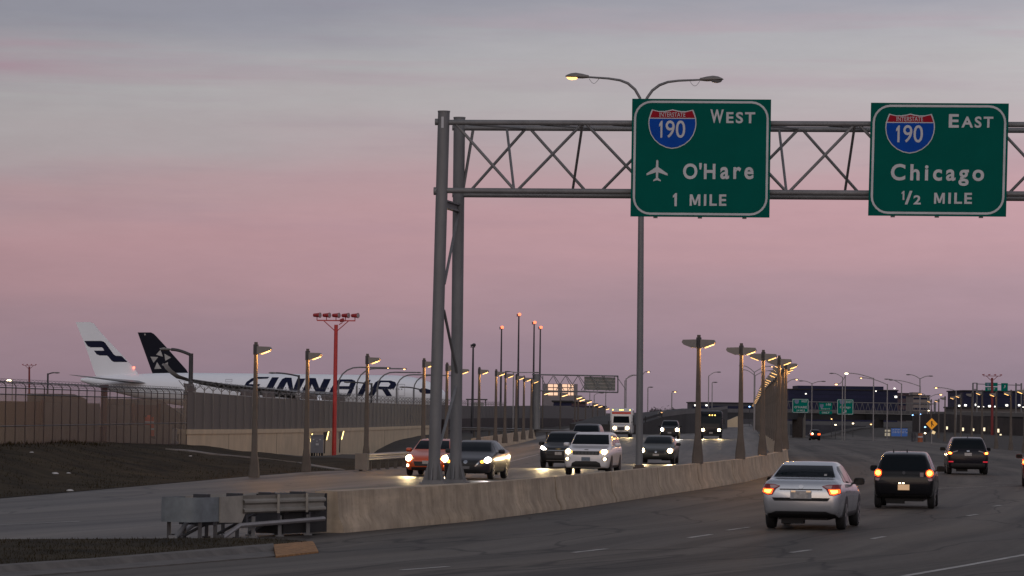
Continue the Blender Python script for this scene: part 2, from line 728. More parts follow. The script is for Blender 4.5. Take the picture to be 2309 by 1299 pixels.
# ------------------------------------------------------------------ gore island
isl_top = [(-700, 1226), (0, 1228), (360, 1226), (520, 1225), (640, 1228), (700, 1233)]
isl_bot = [(690, 1236), (610, 1241), (400, 1260), (200, 1277), (0, 1291), (-700, 1340)]
ip = [ground(x, y) for x, y in isl_top + isl_bot]
ib = MB()
ib.loft([[(p.x, p.y, -.05) for p in ip], [(p.x, p.y, .10) for p in ip]])
struct(ib.build('gore_island', M_GRASSSOIL))
kerb_in = [ground(x, y) for x, y in [(-700, 1340), (0, 1291), (200, 1277), (400, 1260), (616, 1241)]]
kerb_out = [ground(x, y) for x, y in [(-700, 1358), (0, 1305), (200, 1290), (400, 1274), (620, 1256)]]
kb = MB()
kb.loft([[(a.x, a.y, -.05), (a.x, a.y, .13), (a.x + (b.x - a.x) * .3, a.y + (b.y - a.y) * .3, .13), (a.x + (b.x - a.x) * .42, a.y + (b.y - a.y) * .42, .035), (b.x, b.y, .018), (b.x, b.y, -.05)]
         for a, b in zip(kerb_in, kerb_out)])
struct(kb.build('kerb', mat('kerb_concrete', (.125, .113, .102), .9, var=.35, scale=2.2, bump=.3)))
kn = MB()
a0, a1, b0, b1 = ground(616, 1241), ground(704, 1233), ground(622, 1258), ground(718, 1247)
kn.loft([[(a.x, a.y, -.05), (a.x, a.y, .11), (a.x + (b.x - a.x) * .35, a.y + (b.y - a.y) * .35, .105), (b.x, b.y, .03), (b.x, b.y, -.05)] for a, b in ((a0, b0), (a1, b1))])
M_KNOSE = mat('yellow_kerb_paint', (.33, .165, .06), .85, var=.55, scale=7)
tag(kn.build('kerb_nose', M_KNOSE), 'faded orange painted kerb nose below the crash cushion', 'kerb')

# ------------------------------------------------------------------ median barrier
def offset_line(tab, ys):
    out = []
    for y in ys:
        x0, x1 = lerp_tab(tab, y - 1), lerp_tab(tab, y + 1)
        d = Vector((x1 - x0, 2, 0)).normalized()
        out.append((Vector((lerp_tab(tab, y), y, 0)), Vector((d.y, -d.x, 0))))
    return out


JERSEY = [(-.30, -.12), (-.30, .08), (-.18, .30), (-.12, .87), (.12, .87), (.18, .30), (.30, .08), (.30, -.12)]
PEDEST = [(-.40, -.12), (-.40, .10), (-.29, .32), (-.25, .87), (.25, .87), (.29, .32), (.40, .10), (.40, -.12)]


def barrier_seg(ys, prof, tab=MED, zl=None):
    m = MB()
    rg = []
    for p, n in offset_line(tab, ys):
        zr = gz(p.x + 1.2, p.y)
        rg.append([(p.x + n.x * a, p.y + n.y * a, (zr + (h + .02 if h < .4 else h) if a > 0 or h < .4 else zr + h) + (0 if h < .5 else 0)) for a, h in prof])
    m.loft(rg)
    return m


bt = thing('median_barrier', 'long stained concrete barrier curving between the two carriageways', 'barrier', (0, 0, 0))
barrier_seg([74.7, 76, 79, 82, 84.6], PEDEST).build('barrier_section', M_CONC, bt, smooth=30)
cuts = [84.7, 94, 103, 112.5, 122, 132.5, 143]
for a, b_ in zip(cuts, cuts[1:]):
    n = max(2, int((b_ - a) / 3))
    barrier_seg([a + (b_ - a - .14) * k / n for k in range(n + 1)], JERSEY).build('barrier_section', M_CONC, bt, smooth=30)
barrier_seg([143 + 6 * k for k in range(125)], JERSEY).build('barrier_section', M_CONC, bt, smooth=30)

# left barrier carrying the lamp posts beyond the cars
LB = [(221, -2.3), (249, -1.1), (290, .55), (333, 2.15)]
lbt = barrier_seg([221 + 7 * k for k in range(17)], JERSEY, LB)
tag(lbt.build('ramp_barrier', M_CONC, smooth=30), 'short tan concrete barrier beside the ramp with lamp posts standing on it', 'barrier')

# ------------------------------------------------------------------ crash cushion
def crash_cushion():
    P0 = ground(393, 1219)
    P1 = Vector((lerp_tab(MED, 73.6), 73.6, 0))
    d = (P1 - P0)
    Lh = d.length
    d.normalize()
    n = Vector((d.y, -d.x, 0))            # towards the viewer's side
    t = thing('crash_cushion', 'grey steel crash cushion on legs at the near end of the median barrier', 'crash barrier', P0)

    def w(a, b, z):
        return d * a + n * b + Vector((0, 0, z))
    M_NOSE = mat('cushion_nose_bluelit', (.17, .19, .20), .6, var=.3, scale=3)  # same shell as the beige sides; bluish light put into its colour
    M_BEIGE = mat('cushion_beige', (.30, .275, .235), .7, var=.25, scale=3)
    hw = .42
    # rounded nose shell
    arc = [(.32 - .32 * max(0, math.sin(k * math.pi / 12)) ** .6, hw * math.copysign(abs(math.cos(k * math.pi / 12)) ** .6, math.cos(k * math.pi / 12))) for k in range(13)]
    pl = [(.95, hw)] + arc + [(.95, -hw)]
    m = MB()
    m.loft([[w(a, b, z) for a, b in pl] for z in (.36, .84)], cap=False, closed=False)
    m.loft([[w(a + .02, b * .94, z) for a, b in pl] for z in (.36, .84)], cap=False, closed=False)
    m.build('nose_panel', M_NOSE, t, smooth=40, fix=False)
    m = MB()
    for s in (1, -1):
        m.prism([(.93, .34), (1.72, .32), (1.86, .50), (1.86, .86), (.93, .845)], lambda a, b, q, s=s: w(a, s * q, b), hw + .005, hw + .03)
    m.build('side_panel', M_BEIGE, t)
    # corrugated rails each side
    prof = [(0, .50), (.05, .53), (.05, .57), (0, .61), (0, .67), (.05, .71), (.05, .75), (0, .79), (.02, .86)]
    for s in (1, -1):
        m = MB()
        m.loft([[w(a, s * (hw + .03 + q), z) for q, z in prof] for a in (1.75, Lh - .1)], cap=False, closed=False)
        m.loft([[w(a, s * (hw + .02 + q), z) for q, z in prof] for a in (1.75, Lh - .1)], cap=False, closed=False)
        m.box(w(3.0, s * (hw + .09), .68), (.05, .05, .38))
        m.box(w(4.1, s * (hw + .09), .68), (.05, .05, .38))
        m.build('beam_rail', mat('weathered_rail', (.27, .25, .215), .6, metal=.15, var=.2, scale=2), t, fix=False)
        m = MB()
        m.tube([w(.85, s * (hw + .1), .02), w(1.5, s * (hw + .12), .27), w(Lh - .25, s * (hw + .12), .34)], .05, 8)
        m.build('lower_rail', M_GALV, t, smooth=40)
        m = MB()
        m.box(w(.83, s * (hw + .1), .05), (.16, .16, .1))
        m.build('anchor_foot', M_DARK, t)
    m = MB()
    m.tube([w(.0, 0, .03), w(.55, 0, .42)], .045, 8)
    m.box(w(-.05, 0, .05), (.16, .16, .1))
    m.build('nose_strut', M_GALVD, t)
    for a in (.35, .9, 1.7, 2.3, 3.3, 4.4, 5.2):
        if a > Lh - .1:
            continue
        for s in (1, -1):
            m = MB()
            m.box(w(a, s * (hw - .06), .2), (.07, .1, .46))
            m.box(w(a, s * (hw - .06), .02), (.16, .18, .03))
            m.build('leg', M_DARK if a < 2 else M_GALVD, t)
    for a in (.8, 2.0, 3.2, 4.4):
        m = MB()
        m.box(w(a, 0, .44), (.08, .8, .3), math.atan2(d.y, d.x))
        m.tube([w(a, -hw + .1, .06), w(a + .5, hw - .1, .5)], .03, 6)
        m.box(w(a, .1, .86), (.16, .3, .07), math.atan2(d.y, d.x))
        m.build('diaphragm', M_DARK, t)
    m = MB()
    m.box(w(Lh - .55, -.05, .45), (1.7, .66, .80), math.atan2(d.y, d.x))  # box for the shadowed interior, the shade put into its dark colour
    m.build('rear_shade_block', mat('cavity_shade', (.022, .020, .019), .8, var=.3), t)


crash_cushion()


# ------------------------------------------------------------------ W-beam guard rails
def guardrail(pts, h, label, ends=True, post=2.0):
    pts = [Vector(p) for p in pts]
    t = thing('guardrail', label, 'guard rail', pts[0])
    o = pts[0]
    prof = [(0, 0), (.05, .04), (.05, .09), (0, .13), (0, .18), (.05, .22), (.05, .27), (0, .31)]
    m = MB()
    for thick in (0, .012):
        rg = []
        for i, p in enumerate(pts):
            d = (pts[min(i + 1, len(pts) - 1)] - pts[max(i - 1, 0)]).normalized()
            n = Vector((d.y, -d.x, 0))
            rg.append([p - o + n * (q + thick) + Vector((0, 0, h - .31 + z)) for q, z in prof])
        m.loft(rg, cap=False, closed=False)
    m.build('beam', M_GALV, t, fix=False)
    acc = 0
    for a, b in zip(pts, pts[1:]):
        L_ = (b - a).length
        while acc < L_:
            p = a + (b - a) * acc / L_ - o
            d = (b - a).normalized()
            n = Vector((d.y, -d.x, 0))
            mm = MB()
            mm.box(p - n * .1 + Vector((0, 0, h / 2 - .15)), (.12, .14, h + .2), math.atan2(d.y, d.x))
            mm.build('post', mat('post_wood', (.10, .085, .07), .85, var=.3), t)
            acc += post
        acc -= L_
    if ends:
        d = (pts[1] - pts[0]).normalized()
        mm = MB()
        mm.box(-d * .25 + Vector((0, 0, h * .55)), (.55, .5, h * .95), math.atan2(d.y, d.x))
        mm.build('end_terminal', M_CONCG, t)
    return t


guardrail([(-6.2, 150.2, 0), (-4.55, 161, 0), (-3.7, 185, 0), (-2.45, 219, 0)], .72, 'steel guard rail with dark posts beside the orange car')
guardrail([(-6.6, 352, .1), (-2, 344, .1), (3, 331, .1), (9, 316, .05)], .86, 'long pale guard rail crossing behind the row of lamp posts', ends=False, post=3.0)

# ------------------------------------------------------------------ perimeter wall, fences
FDIR = Vector((0.0542, 1, 0)).normalized()
FN = Vector((FDIR.y, -FDIR.x, 0))


def fp(y, z, off=0.0):
    return Vector((XF(y), y, z)) + FN * off


def zwall(y):
    return lerp_tab([(170, 1.5), (180, 1.45), (214, 1.30), (273, 1.18), (345, 1.1), (1000, .9)], y)


w_ = MB()
w_.loft([[fp(y, -2.5), fp(y, zwall(y)), fp(y, zwall(y), -.4), fp(y, -2.5, -.4)] for y in (180, 200, 230, 273, 310, 350)])
wt = tag(w_.build('retaining_wall', M_CONCW), 'long cream concrete retaining wall under the grey fence', 'wall')
w_ = MB()
w_.loft([[fp(y, zwall(y) - .22, .05), fp(y, zwall(y) + .02, .05), fp(y, zwall(y) + .02, -.45), fp(y, zwall(y) - .22, -.45)] for y in (179.9, 200, 230, 273, 310, 350)])
w_.build('coping', M_CONCW, wt)
for y in (196, 218, 250, 292):
    w_ = MB()
    w_.box(fp(y, -.5, .003), (.02, .02, 3.4))
    w_.build('wall_joint', M_DARK, wt)

# solid panel fence above the wall
M_PANEL = mat('fence_panel', (.095, .089, .085), .7, var=.15, scale=.5, streak=(1, 1, .3))
pf = thing('panel_fence', 'tall grey panel fence on top of the cream wall, tipped with barbed wire', 'fence', fp(180, zwall(180)))
o0 = fp(180, zwall(180))


def ztop(y):
    return lerp_tab([(180, 3.40), (214, 3.22), (300, 3.10), (420, 3.15), (600, 3.6), (1000, 3.6)], y)


yy = [180 + 5 * k for k in range(60)] + [480 + 40 * k for k in range(13)]
for a, b_ in ((0, 12), (12, 24), (24, 40), (40, len(yy) - 1)):
    m = MB()
    m.loft([[fp(y, zwall(y) - .02, -.12) - o0, fp(y, ztop(y), -.12) - o0, fp(y, ztop(y), -.2) - o0, fp(y, zwall(y) - .02, -.2) - o0] for y in yy[a:b_ + 1]])
    m.build('panel', M_PANEL, pf)
M_FPOST = mat('fence_post_steel', (.19, .18, .175), .55, metal=.4, var=.1)
M_RUST = mat('brown_steel', (.075, .055, .05), .7, var=.3)
y = 180.0
k = 0
while y < 470:
    m = MB()
    m.box(fp(y, (zwall(y) + ztop(y)) / 2 + .15, -.06) - o0, (.05, .06, ztop(y) - zwall(y) + .25))
    m.tube([fp(y, ztop(y) + .1, -.06) - o0, fp(y, ztop(y) + .55, .4) - o0], .018, 5)
    m.tube([fp(y, ztop(y) + .1, -.06) - o0, fp(y, ztop(y) + .55, -.45) - o0], .018, 5)
    m.build('post', M_FPOST, pf)
    y += 3.3
    k += 1
m = MB()
for q, dz in ((.4, .55), (.2, .32), (-.45, .55), (-.25, .32)):
    m.tube([fp(yy_, ztop(yy_) + dz, q) - o0 for yy_ in yy[:44]], .007, 3, cap=False)
for h in range(0, 900):
    a = h * .55
    yv = 180 + h * .33
    pass
coil = []
for h in range(1000):
    yv = 180 + h * .18
    an = h * .55
    coil.append(fp(yv, ztop(yv) + .42 + .2 * math.sin(an), -.05 + .25 * math.cos(an)) - o0)
m.tube(coil, .007, 3, cap=False)
m.build('barbed_wire', M_FPOST, pf)
# brown screens hung inside the wire at the top of the fence
for (ya, yb) in ((181, 184.5), (203, 211), (213, 219), (233, 243), (246, 262)):
    m = MB()
    m.loft([[fp(q, ztop(q) + .02, -.22) - o0, fp(q, ztop(q) + .42, -.32) - o0, fp(q, ztop(q) + .42, -.36) - o0, fp(q, ztop(q) + .02, -.26) - o0] for q in (ya, yb)])
    m.build('screen', M_RUST, pf)

# chain link fence further left
cf = thing('chain_link_fence', 'see-through chain link fence with outward barbed wire arms on the grassy bank', 'fence', fp(100, 1.0))
o1 = fp(100, 1.0)
M_LINK = meshmat('chain_link', (.065, .042, .038), .30)
m = MB()
ys_ = [100 + 4 * k for k in range(21)]
m.loft([[fp(y, 3.0) - o1, fp(y, 3.25) - o1] for y in ys_], cap=False, closed=False)
m.build('netting', M_LINK, cf, fix=False)
m = MB()
m.loft([[fp(y, .7) - o1, fp(y, 3.0) - o1] for y in ys_], cap=False, closed=False)
m.build('netting', meshmat('dense_netting', (.036, .025, .023), .60), cf, fix=False)
for k in range(42):
    y = 100 + 1.95 * k
    m = MB()
    m.tube([fp(y, .6) - o1, fp(y, 3.32) - o1, fp(y, 3.42, -.08) - o1, fp(y, 3.48, -.2) - o1, fp(y, 3.50, -.34) - o1], [.022, .022, .015, .012, .010], 6)
    m.build('post', mat('dark_fence_post', (.05, .032, .028), .6, var=.2), cf, smooth=50)
m = MB()
for z, q in ((3.25, 0), (3.0, 0), (1.8, 0), (3.42, -.08), (3.46, -.16), (3.49, -.25), (3.50, -.34)):
    m.tube([fp(y, z, q) - o1 for y in ys_], .022 if q == 0 else .012, 4)
coil = [fp(100 + h * .09, 3.46 + .14 * math.sin(h * .75), -.25 + .2 * math.cos(h * .75)) - o1 for h in range(880)]
m.tube(coil, .006, 3, cap=False)
m.build('rails_and_wire', mat('dark_wire', (.07, .065, .065), .5, metal=.4, var=0), cf)
# low concrete wall and panels seen through the wire
lw = MB()
lw.loft([[fp(y, -.2, -.6), fp(y, 1.72, -.6), fp(y, 1.72, -.9), fp(y, -.2, -.9)] for y in (100, 140, 179)])
tag(lw.build('low_wall', mat('old_concrete', (.24, .215, .20), .9, var=.3, scale=.8)), 'low old concrete wall behind the chain link fence', 'wall')
M_MAROON = mat('maroon_sheet', (.070, .012, .015), .7, var=.3, scale=1)
M_GREYP = mat('grey_sheet', (.135, .125, .127), .8, var=.2, scale=1)


def pos_on_fence(px, off):
    best = min((abs((IW / 2 + F * (XF(y_) - off * FN.x * -1) / y_) - px), y_) for y_ in [100 + .05 * k for k in range(6000)])
    return best[1]


def screen(px0, px1, z0, z1, name, m_, label, cat, off=-1.3, frame=True):
    y0, y1 = pos_on_fence(px0, off), pos_on_fence(px1, off)
    base = fp(y0, z0, off)
    t = thing(name, label, cat, base)
    b = MB()
    b.loft([[fp(q, z0, off) - base, fp(q, z1, off) - base, fp(q, z1, off - .06) - base, fp(q, z0, off - .06) - base] for q in (y0, y1)])
    b.build('sheet', m_, t)
    for q in ((y0, y1) if frame else ()):
        c = MB()
        c.box(fp(q, (z0 + z1) / 2, off + .06) - base, (.14, .14, z1 - z0 + .15))
        c.build('post', M_MAROON if m_ is M_MAROON else M_DARK, t)
    return t


screen(-60, 95, 1.7, 2.75, 'maroon_screen', M_MAROON, 'dark maroon sheet screen at the left edge behind the chain link', 'screen')
screen(97, 229, 1.7, 2.72, 'grey_screen', M_GREYP, 'flat grey sheet screen between the two maroon ones', 'screen', frame=False)
screen(243, 296, 1.2, 2.66, 'grey_screen', M_GREYP, 'narrow grey sheet screen right of the thick maroon post', 'screen', frame=False)
screen(302, 360, 1.15, 2.68, 'maroon_screen', M_MAROON, 'maroon sheet gate behind the orange traffic barrel', 'screen')
y0 = pos_on_fence(236, -.5)
m = MB()
m.box((0, 0, 0), (.26, .3, 2.9))
m.box((0, 0, 1.5), (.34, .38, .1))
tag(m.build('gate_post', M_MAROON, loc=fp(y0, 2.0, -.45)), 'thick maroon steel post between the grey screens', 'post')
# dark clutter that shows above the screens, inside the airfield
for k, (pa, pb, z1, lab) in enumerate(((140, 200, 3.15, 'dark boxy ground cart behind the grey screen'), (310, 416, 3.0, 'dark wedge-topped ground cart behind the maroon gate'))):
    ya, yb = pos_on_fence(pa, -4), pos_on_fence(pb, -4)
    base = fp(ya, 1.0, -4)
    tt = thing('ground_cart', lab, 'cart', base)
    b = MB()
    top = [z1, z1 - .25] if k == 0 else [z1, z1 - .9]
    b.loft([[fp(q, 1.35, -4) - base, fp(q, zt_, -4) - base, fp(q, zt_, -5.6) - base, fp(q, 1.35, -5.6) - base] for q, zt_ in ((ya, top[0]), ((ya + yb) / 2, top[0]), (yb, top[1]))])
    b.build('cargo_box', M_DARK, tt)
    for q in (ya + .6, yb - .6):
        c = MB()
        pc = fp(q, .95, -3.95) - base
        c.tube([pc, pc - FN * .25], .34, 14)
        c.build('wheel', M_BLACK, tt)
# orange traffic barrel
pb_ = fp(pos_on_fence(340, -.3), 0, .25)
bz = 1.05
pb_ = fp(pos_on_fence(340, -.7), 0, -.7)
tb = thing('traffic_barrel', 'orange and white traffic barrel in front of the maroon gate', 'traffic barrel', (pb_.x, pb_.y, bz))
M_ORANGE = mat('orange_plastic', (.68, .06, .02), .5, var=.15)
segs = [(.0, .30, 'dark'), (.12, .27, 'o'), (.42, .265, 'w'), (.52, .26, 'o'), (.76, .25, 'w'), (.84, .245, 'o'), (1.05, .235, 'end')]
b = MB()
b.tube([(0, 0, 0), (0, 0, .12)], [.34, .30], 16)
b.build('base', M_BLACK, tb, smooth=40)
for (z0, r0, c), (z1, r1, _) in zip(segs[1:], segs[2:]):
    b = MB()
    b.tube([(0, 0, z0), (0, 0, z1)], [r0, r1], 16)
    b.build('band', M_ORANGE if c == 'o' else M_SIGNW, tb, smooth=40)
b = MB()
b.box((0, 0, 1.09), (.18, .06, .1))
b.build('handle', M_ORANGE, tb)

# grass: fine blades on the bank and island (uncountable)
gb = MB()
rnd = random.Random(3)


def blade(x, y, z, s):
    a = rnd.random() * 6.28
    dx, dy = math.cos(a) * s * .12, math.sin(a) * s * .12
    lx_, ly_ = rnd.uniform(-.4, .4) * s, rnd.uniform(-.4, .4) * s
    gb.add([(x - dx, y - dy, z), (x + dx, y + dy, z), (x + lx_, y + ly_, z + s * rnd.uniform(.5, 1))], [(0, 1, 2)])


for _ in range(15000):
    y = rnd.uniform(92, 172)
    el, xf = lerp_tab(EDL, y), XF(y)
    x = rnd.uniform(xf + .1, el - .35)
    dens = math.sin(x * 1.3 + y * .21) + math.sin(y * .57 - x * .8)
    if dens < rnd.uniform(-2.2, 1.2):
        continue
    blade(x, y, gz(x, y) - .02, rnd.uniform(.05, .11) * (2 if x < xf + 1.5 and y < 150 else 1) * (1 if y < 155 else .6))
poly = [(p.x, p.y) for p in ip]


def inside(x, y):
    c = False
    for (x0, y0_), (x1, y1_) in zip(poly, poly[1:] + poly[:1]):
        if (y0_ > y) != (y1_ > y) and x < (x1 - x0) * (y - y0_) / (y1_ - y0_) + x0:
            c = not c
    return c


n_ = 0
while n_ < 9000:
    x, y = rnd.uniform(-12, -3.5), rnd.uniform(50, 69)
    if inside(x, y):
        blade(x, y, .095, rnd.uniform(.025, .07))
        n_ += 1
go = gb.build('grass', mat('grass_blades', (.036, .027, .013), .95, var=.4, spec=.05, scale=1.2), fix=False)
tag(go, 'short brownish winter grass on the bank and the gore island', 'grass', kind='stuff')
# litter on the bank
for i, (px, py, s, lab) in enumerate(((124, 1069, .12, 'largest white scrap of litter on the dark grass bank'), (154, 1068, .07, 'small white scrap beside the largest litter on the bank'),
                                      (157, 1107, .10, 'pale flat stone on the road edge below the bank'), (262, 992, .07, 'white scrap at the foot of the chain link fence'),
                                      (430, 1029, .07, 'white scrap near the pale gutter'), (72, 1021, .07, 'pale scrap high on the left of the bank'))):
    q = None
    for k in range(900):
        p = at(px, py, 90 + k * .12)
        if p.z <= gz(p.x, p.y):
            q = p
            break
    if q is None:
        continue
    b = MB()
    ringA = [(s * math.cos(a) * (1 + .3 * math.sin(3 * a + i)), s * .7 * math.sin(a), 0) for a in [k * math.pi / 5 for k in range(10)]]
    b.loft([ringA, [(x * .8, y * .7, s * .35) for x, y, z in ringA], [(x * .3, y * .3, s * .5) for x, y, z in ringA]])
    tag(b.build('litter' if i != 2 else 'stone', mat('paper_scrap', (.5, .48, .46), .8, var=.3), loc=(q.x, q.y, gz(q.x, q.y)), smooth=60), lab, 'litter' if i != 2 else 'stone', 'scraps of litter' if i != 2 else None)
# ------------------------------------------------------------------ text and outline helpers
def text_geo(s, spacing=1.0, bold=.0):
    cu = bpy.data.curves.new('text', 'FONT')
    cu.body = s
    cu.size = 1.0
    cu.space_character = spacing
    cu.offset = bold
    cu.resolution_u = 5
    ob = bpy.data.objects.new('text', cu)
    COL.objects.link(ob)
    dg = bpy.context.evaluated_depsgraph_get()
    me = ob.evaluated_get(dg).to_mesh()
    vs = [tuple(v.co) for v in me.vertices]
    fs = [tuple(p.vertices) for p in me.polygons]
    ob.evaluated_get(dg).to_mesh_clear()
    bpy.data.objects.remove(ob)
    bpy.data.curves.remove(cu)
    return vs, fs


def fit_text(s, box, spacing=1.0, bold=.02):
    """flat text geometry stretched into box (u0, u1, v0, v1)"""
    if s == '1':
        vs, fs = [(.40, 0), (1, 0), (1, 1), (.62, 1), (0, .80), (0, .64), (.40, .72)], [tuple(range(7))]
    elif s == 'M':
        vs = [(0, 0), (.20, 0), (.20, .64), (.41, .08), (.59, .08), (.80, .64), (.80, 0), (1, 0), (1, 1), (.75, 1), (.5, .36), (.25, 1), (0, 1)]
        fs = [(0, 1, 2, 11, 12), (2, 3, 10, 11), (3, 4, 10), (4, 5, 9, 10), (5, 6, 7, 8, 9)]
    else:
        vs, fs = text_geo(s, spacing, bold)
    xs, ys = [v[0] for v in vs], [v[1] for v in vs]
    x0, x1, y0_, y1 = min(xs), max(xs), min(ys), max(ys)
    u0, u1, v0, v1 = box
    return [(u0 + (v[0] - x0) / (x1 - x0) * (u1 - u0), v0 + (v[1] - y0_) / (y1 - y0_) * (v1 - v0)) for v in vs], fs


def rrect(u0, u1, v0, v1, r, n=6):
    out = []
    for cx, cy, a0 in ((u1 - r, v1 - r, 0), (u0 + r, v1 - r, 90), (u0 + r, v0 + r, 180), (u1 - r, v0 + r, 270)):
        for k in range(n + 1):
            a = R(a0 + 90 * k / n)
            out.append((cx + r * math.cos(a), cy + r * math.sin(a)))
    return out


def shield_outline(u0, u1, v0, v1, n=10):
    """interstate shield: three-scalloped top, round sides meeting in a point"""
    cx, w, h = (u0 + u1) / 2, (u1 - u0) / 2, v1 - v0
    half = [(0, 1.0), (.16, .975), (.36, .955), (.58, .955), (.78, .985), (.86, .995), (.92, .90), (.985, .77), (1.0, .64), (.97, .50), (.89, .355), (.74, .22), (.52, .105), (.26, .03), (0, 0)]
    r_ = [(cx + a * w, v0 + b * h) for a, b in half]
    l_ = [(cx - a * w, v0 + b * h) for a, b in reversed(half[1:-1])]
    return r_ + l_


# ------------------------------------------------------------------ sign gantry
GA = R(4.0)
GAX = Vector((math.cos(GA), -math.sin(GA), 0))
GNB = Vector((math.sin(GA), math.cos(GA), 0))        # away from the viewer
G0 = Vector((-1.87, 85.0, 0))
G1 = G0 + GNB * 1.75


def gpt(s, z, back=0.0):
    return G0 + GAX * s + GNB * back + Vector((0, 0, z))


def gfront(px, py):
    s, z = on_plane(px, py, G0, GAX)
    return gpt(s, z)


def gback(px, py):
    s, z = on_plane(px, py, G1, GAX)
    return gpt(s, z, 1.75)


gt = thing('sign_gantry', 'large grey tubular steel truss gantry holding the two green highway signs', 'gantry', G0)


def gtube(pts, r, name, n=12, parent=gt, m_=M_GALVD, sm_=45):
    b = MB()
    b.tube([Vector(p) - G0 for p in pts], r, n)
    return b.build(name, m_, parent, smooth=sm_)


fb, ft = gfront(978, 1088), gfront(1001, 253)
bb, btp = gback(1027, 1086), gback(1036, 267)
for p0, p1, (pxa, pya) in ((fb, ft, (978, 1088)), (bb, btp, (1027, 1086))):
    po = gtube([p0, p1], .142, 'post', 20)
    b = MB()
    b.box(p0 - G0 + Vector((0, 0, .03)), (.50, .50, .05), -.1)
    b.box(p0 - G0 + Vector((0, 0, -.02)), (.62, .60, .05), -.1)
    b.build('base_plate', M_GALVD, po)
    po2 = po
    for k in range(6):
        a = k * math.pi / 3 + .3
        d = Vector((math.cos(a), math.sin(a), 0))
        c = MB()
        u = p0 - G0 + Vector((0, 0, .055))
        sd = Vector((-d.y, d.x, 0)) * .012
        pr = [(.14, 0), (.27, 0), (.145, .42), (.14, .42)]
        c.loft([[u + d * a_ + Vector((0, 0, z_)) + sd * q for a_, z_ in pr] for q in (-1, 1)])
        c.build('gusset', M_GALVD, po)
    c = MB()
    c.tube([p1 - G0, p1 - G0 + Vector((0, 0, .03))], .15, 20)
    c.build('cap', M_GALVD, po, smooth=40)
b = MB()
c_ = gfront(999, 277) - G0 - GNB * .15
b.box(c_, (.06, .012, .27), -GA)
b.build('number_plate', M_SIGNW, gt)
# chords: front and back planes
SEND = 17.5
for (ya, yb), fn, back in (((276, 281), gfront, 0), ((429.5, 437.5), gfront, 0), ((288.5, 294), gback, 1), ((439, 447.5), gback, 1)):
    pa, pb = fn(983 if back == 0 else 1020, ya), fn(2300, yb)
    dv = (pb - pa).normalized()
    gtube([pa, pa + dv * SEND], .066, 'chord', 14)
r_ = .036
P_ = 307.0
for k in range(5):
    o = P_ * k
    if k == 0:
        gtube([gfront(1029, 281), gfront(1159, 427)], r_, 'brace', 8)
    else:
        gtube([gfront(1017 + o, 282), gfront(1157 + o, 428 + k)], r_, 'brace', 8)
    gtube([gfront(1168 + o, 428 + k), gfront(1309 + o, 283 + k)], r_, 'brace', 8)
    gtube([gback((1055 if k == 0 else 1042) + o, 437 + k), gback(1184 + o, 292 + k)], r_, 'brace', 8)
    gtube([gback(1197 + o, 292 + k), gback(1326 + o, 437 + k)], r_, 'brace', 8)
    if o < 1400:
        gtube([gback(1143 + o, 291 + k), gfront(1159 + o, 428 + k)], r_ * .9, 'cross_brace', 8)
        gtube([gfront(1313 + o, 283 + k), gback(1290 + o, 438 + k)], r_ * .9, 'cross_brace', 8)
gtube([gback(1067, 291), gback(1043, 436)], r_, 'cross_brace', 8)
for i in range(6):        # horizontal lacing in the top and bottom planes
    o = P_ * .5 * i
    gtube([gfront(1040 + o, 279), gback(1190 + o, 290)], .025, 'lacing', 6)
# brackets and the slender cross members between the two posts
gtube([gfront(985, 431), gfront(978, 431)], .095, 'end_collar', 14)
gtube([gfront(988, 275), gfront(981, 275)], .08, 'end_collar', 14)
b = MB()
q0, q1 = gfront(1000, 452) - G0, gback(1034, 462) - G0
M_ = Matrix.Identity(3)
for off in (0, .16):
    b.loft([[q + Vector((dx, 0, dz - off)) for dx, dz in ((-.07, .02), (.07, .02), (.07, -.02), (-.07, -.02))] for q in (q0, q1)])
b.loft([[q + Vector((dx, 0, dz)) for dx, dz in ((-.012, .0), (.012, .0), (.012, -.17), (-.012, -.17))] for q in (q0, q1)])
b.build('saddle_beam', M_GALVD, gt)
gtube([gback(1036, 468), gfront(1002, 640)], .036, 'post_brace', 8)
gtube([gfront(1001, 700), gback(1032, 850)], .036, 'post_brace', 8)
gtube([gback(1031, 862), gfront(990, 1010)], .036, 'post_brace', 8)
# far legs of the gantry, beyond the right edge of the photograph
for back in (0, 1.75):
    p = gpt(16.6, 0, back)
    gtube([p, p + Vector((0, 0, 10.0))], .142, 'post', 16)


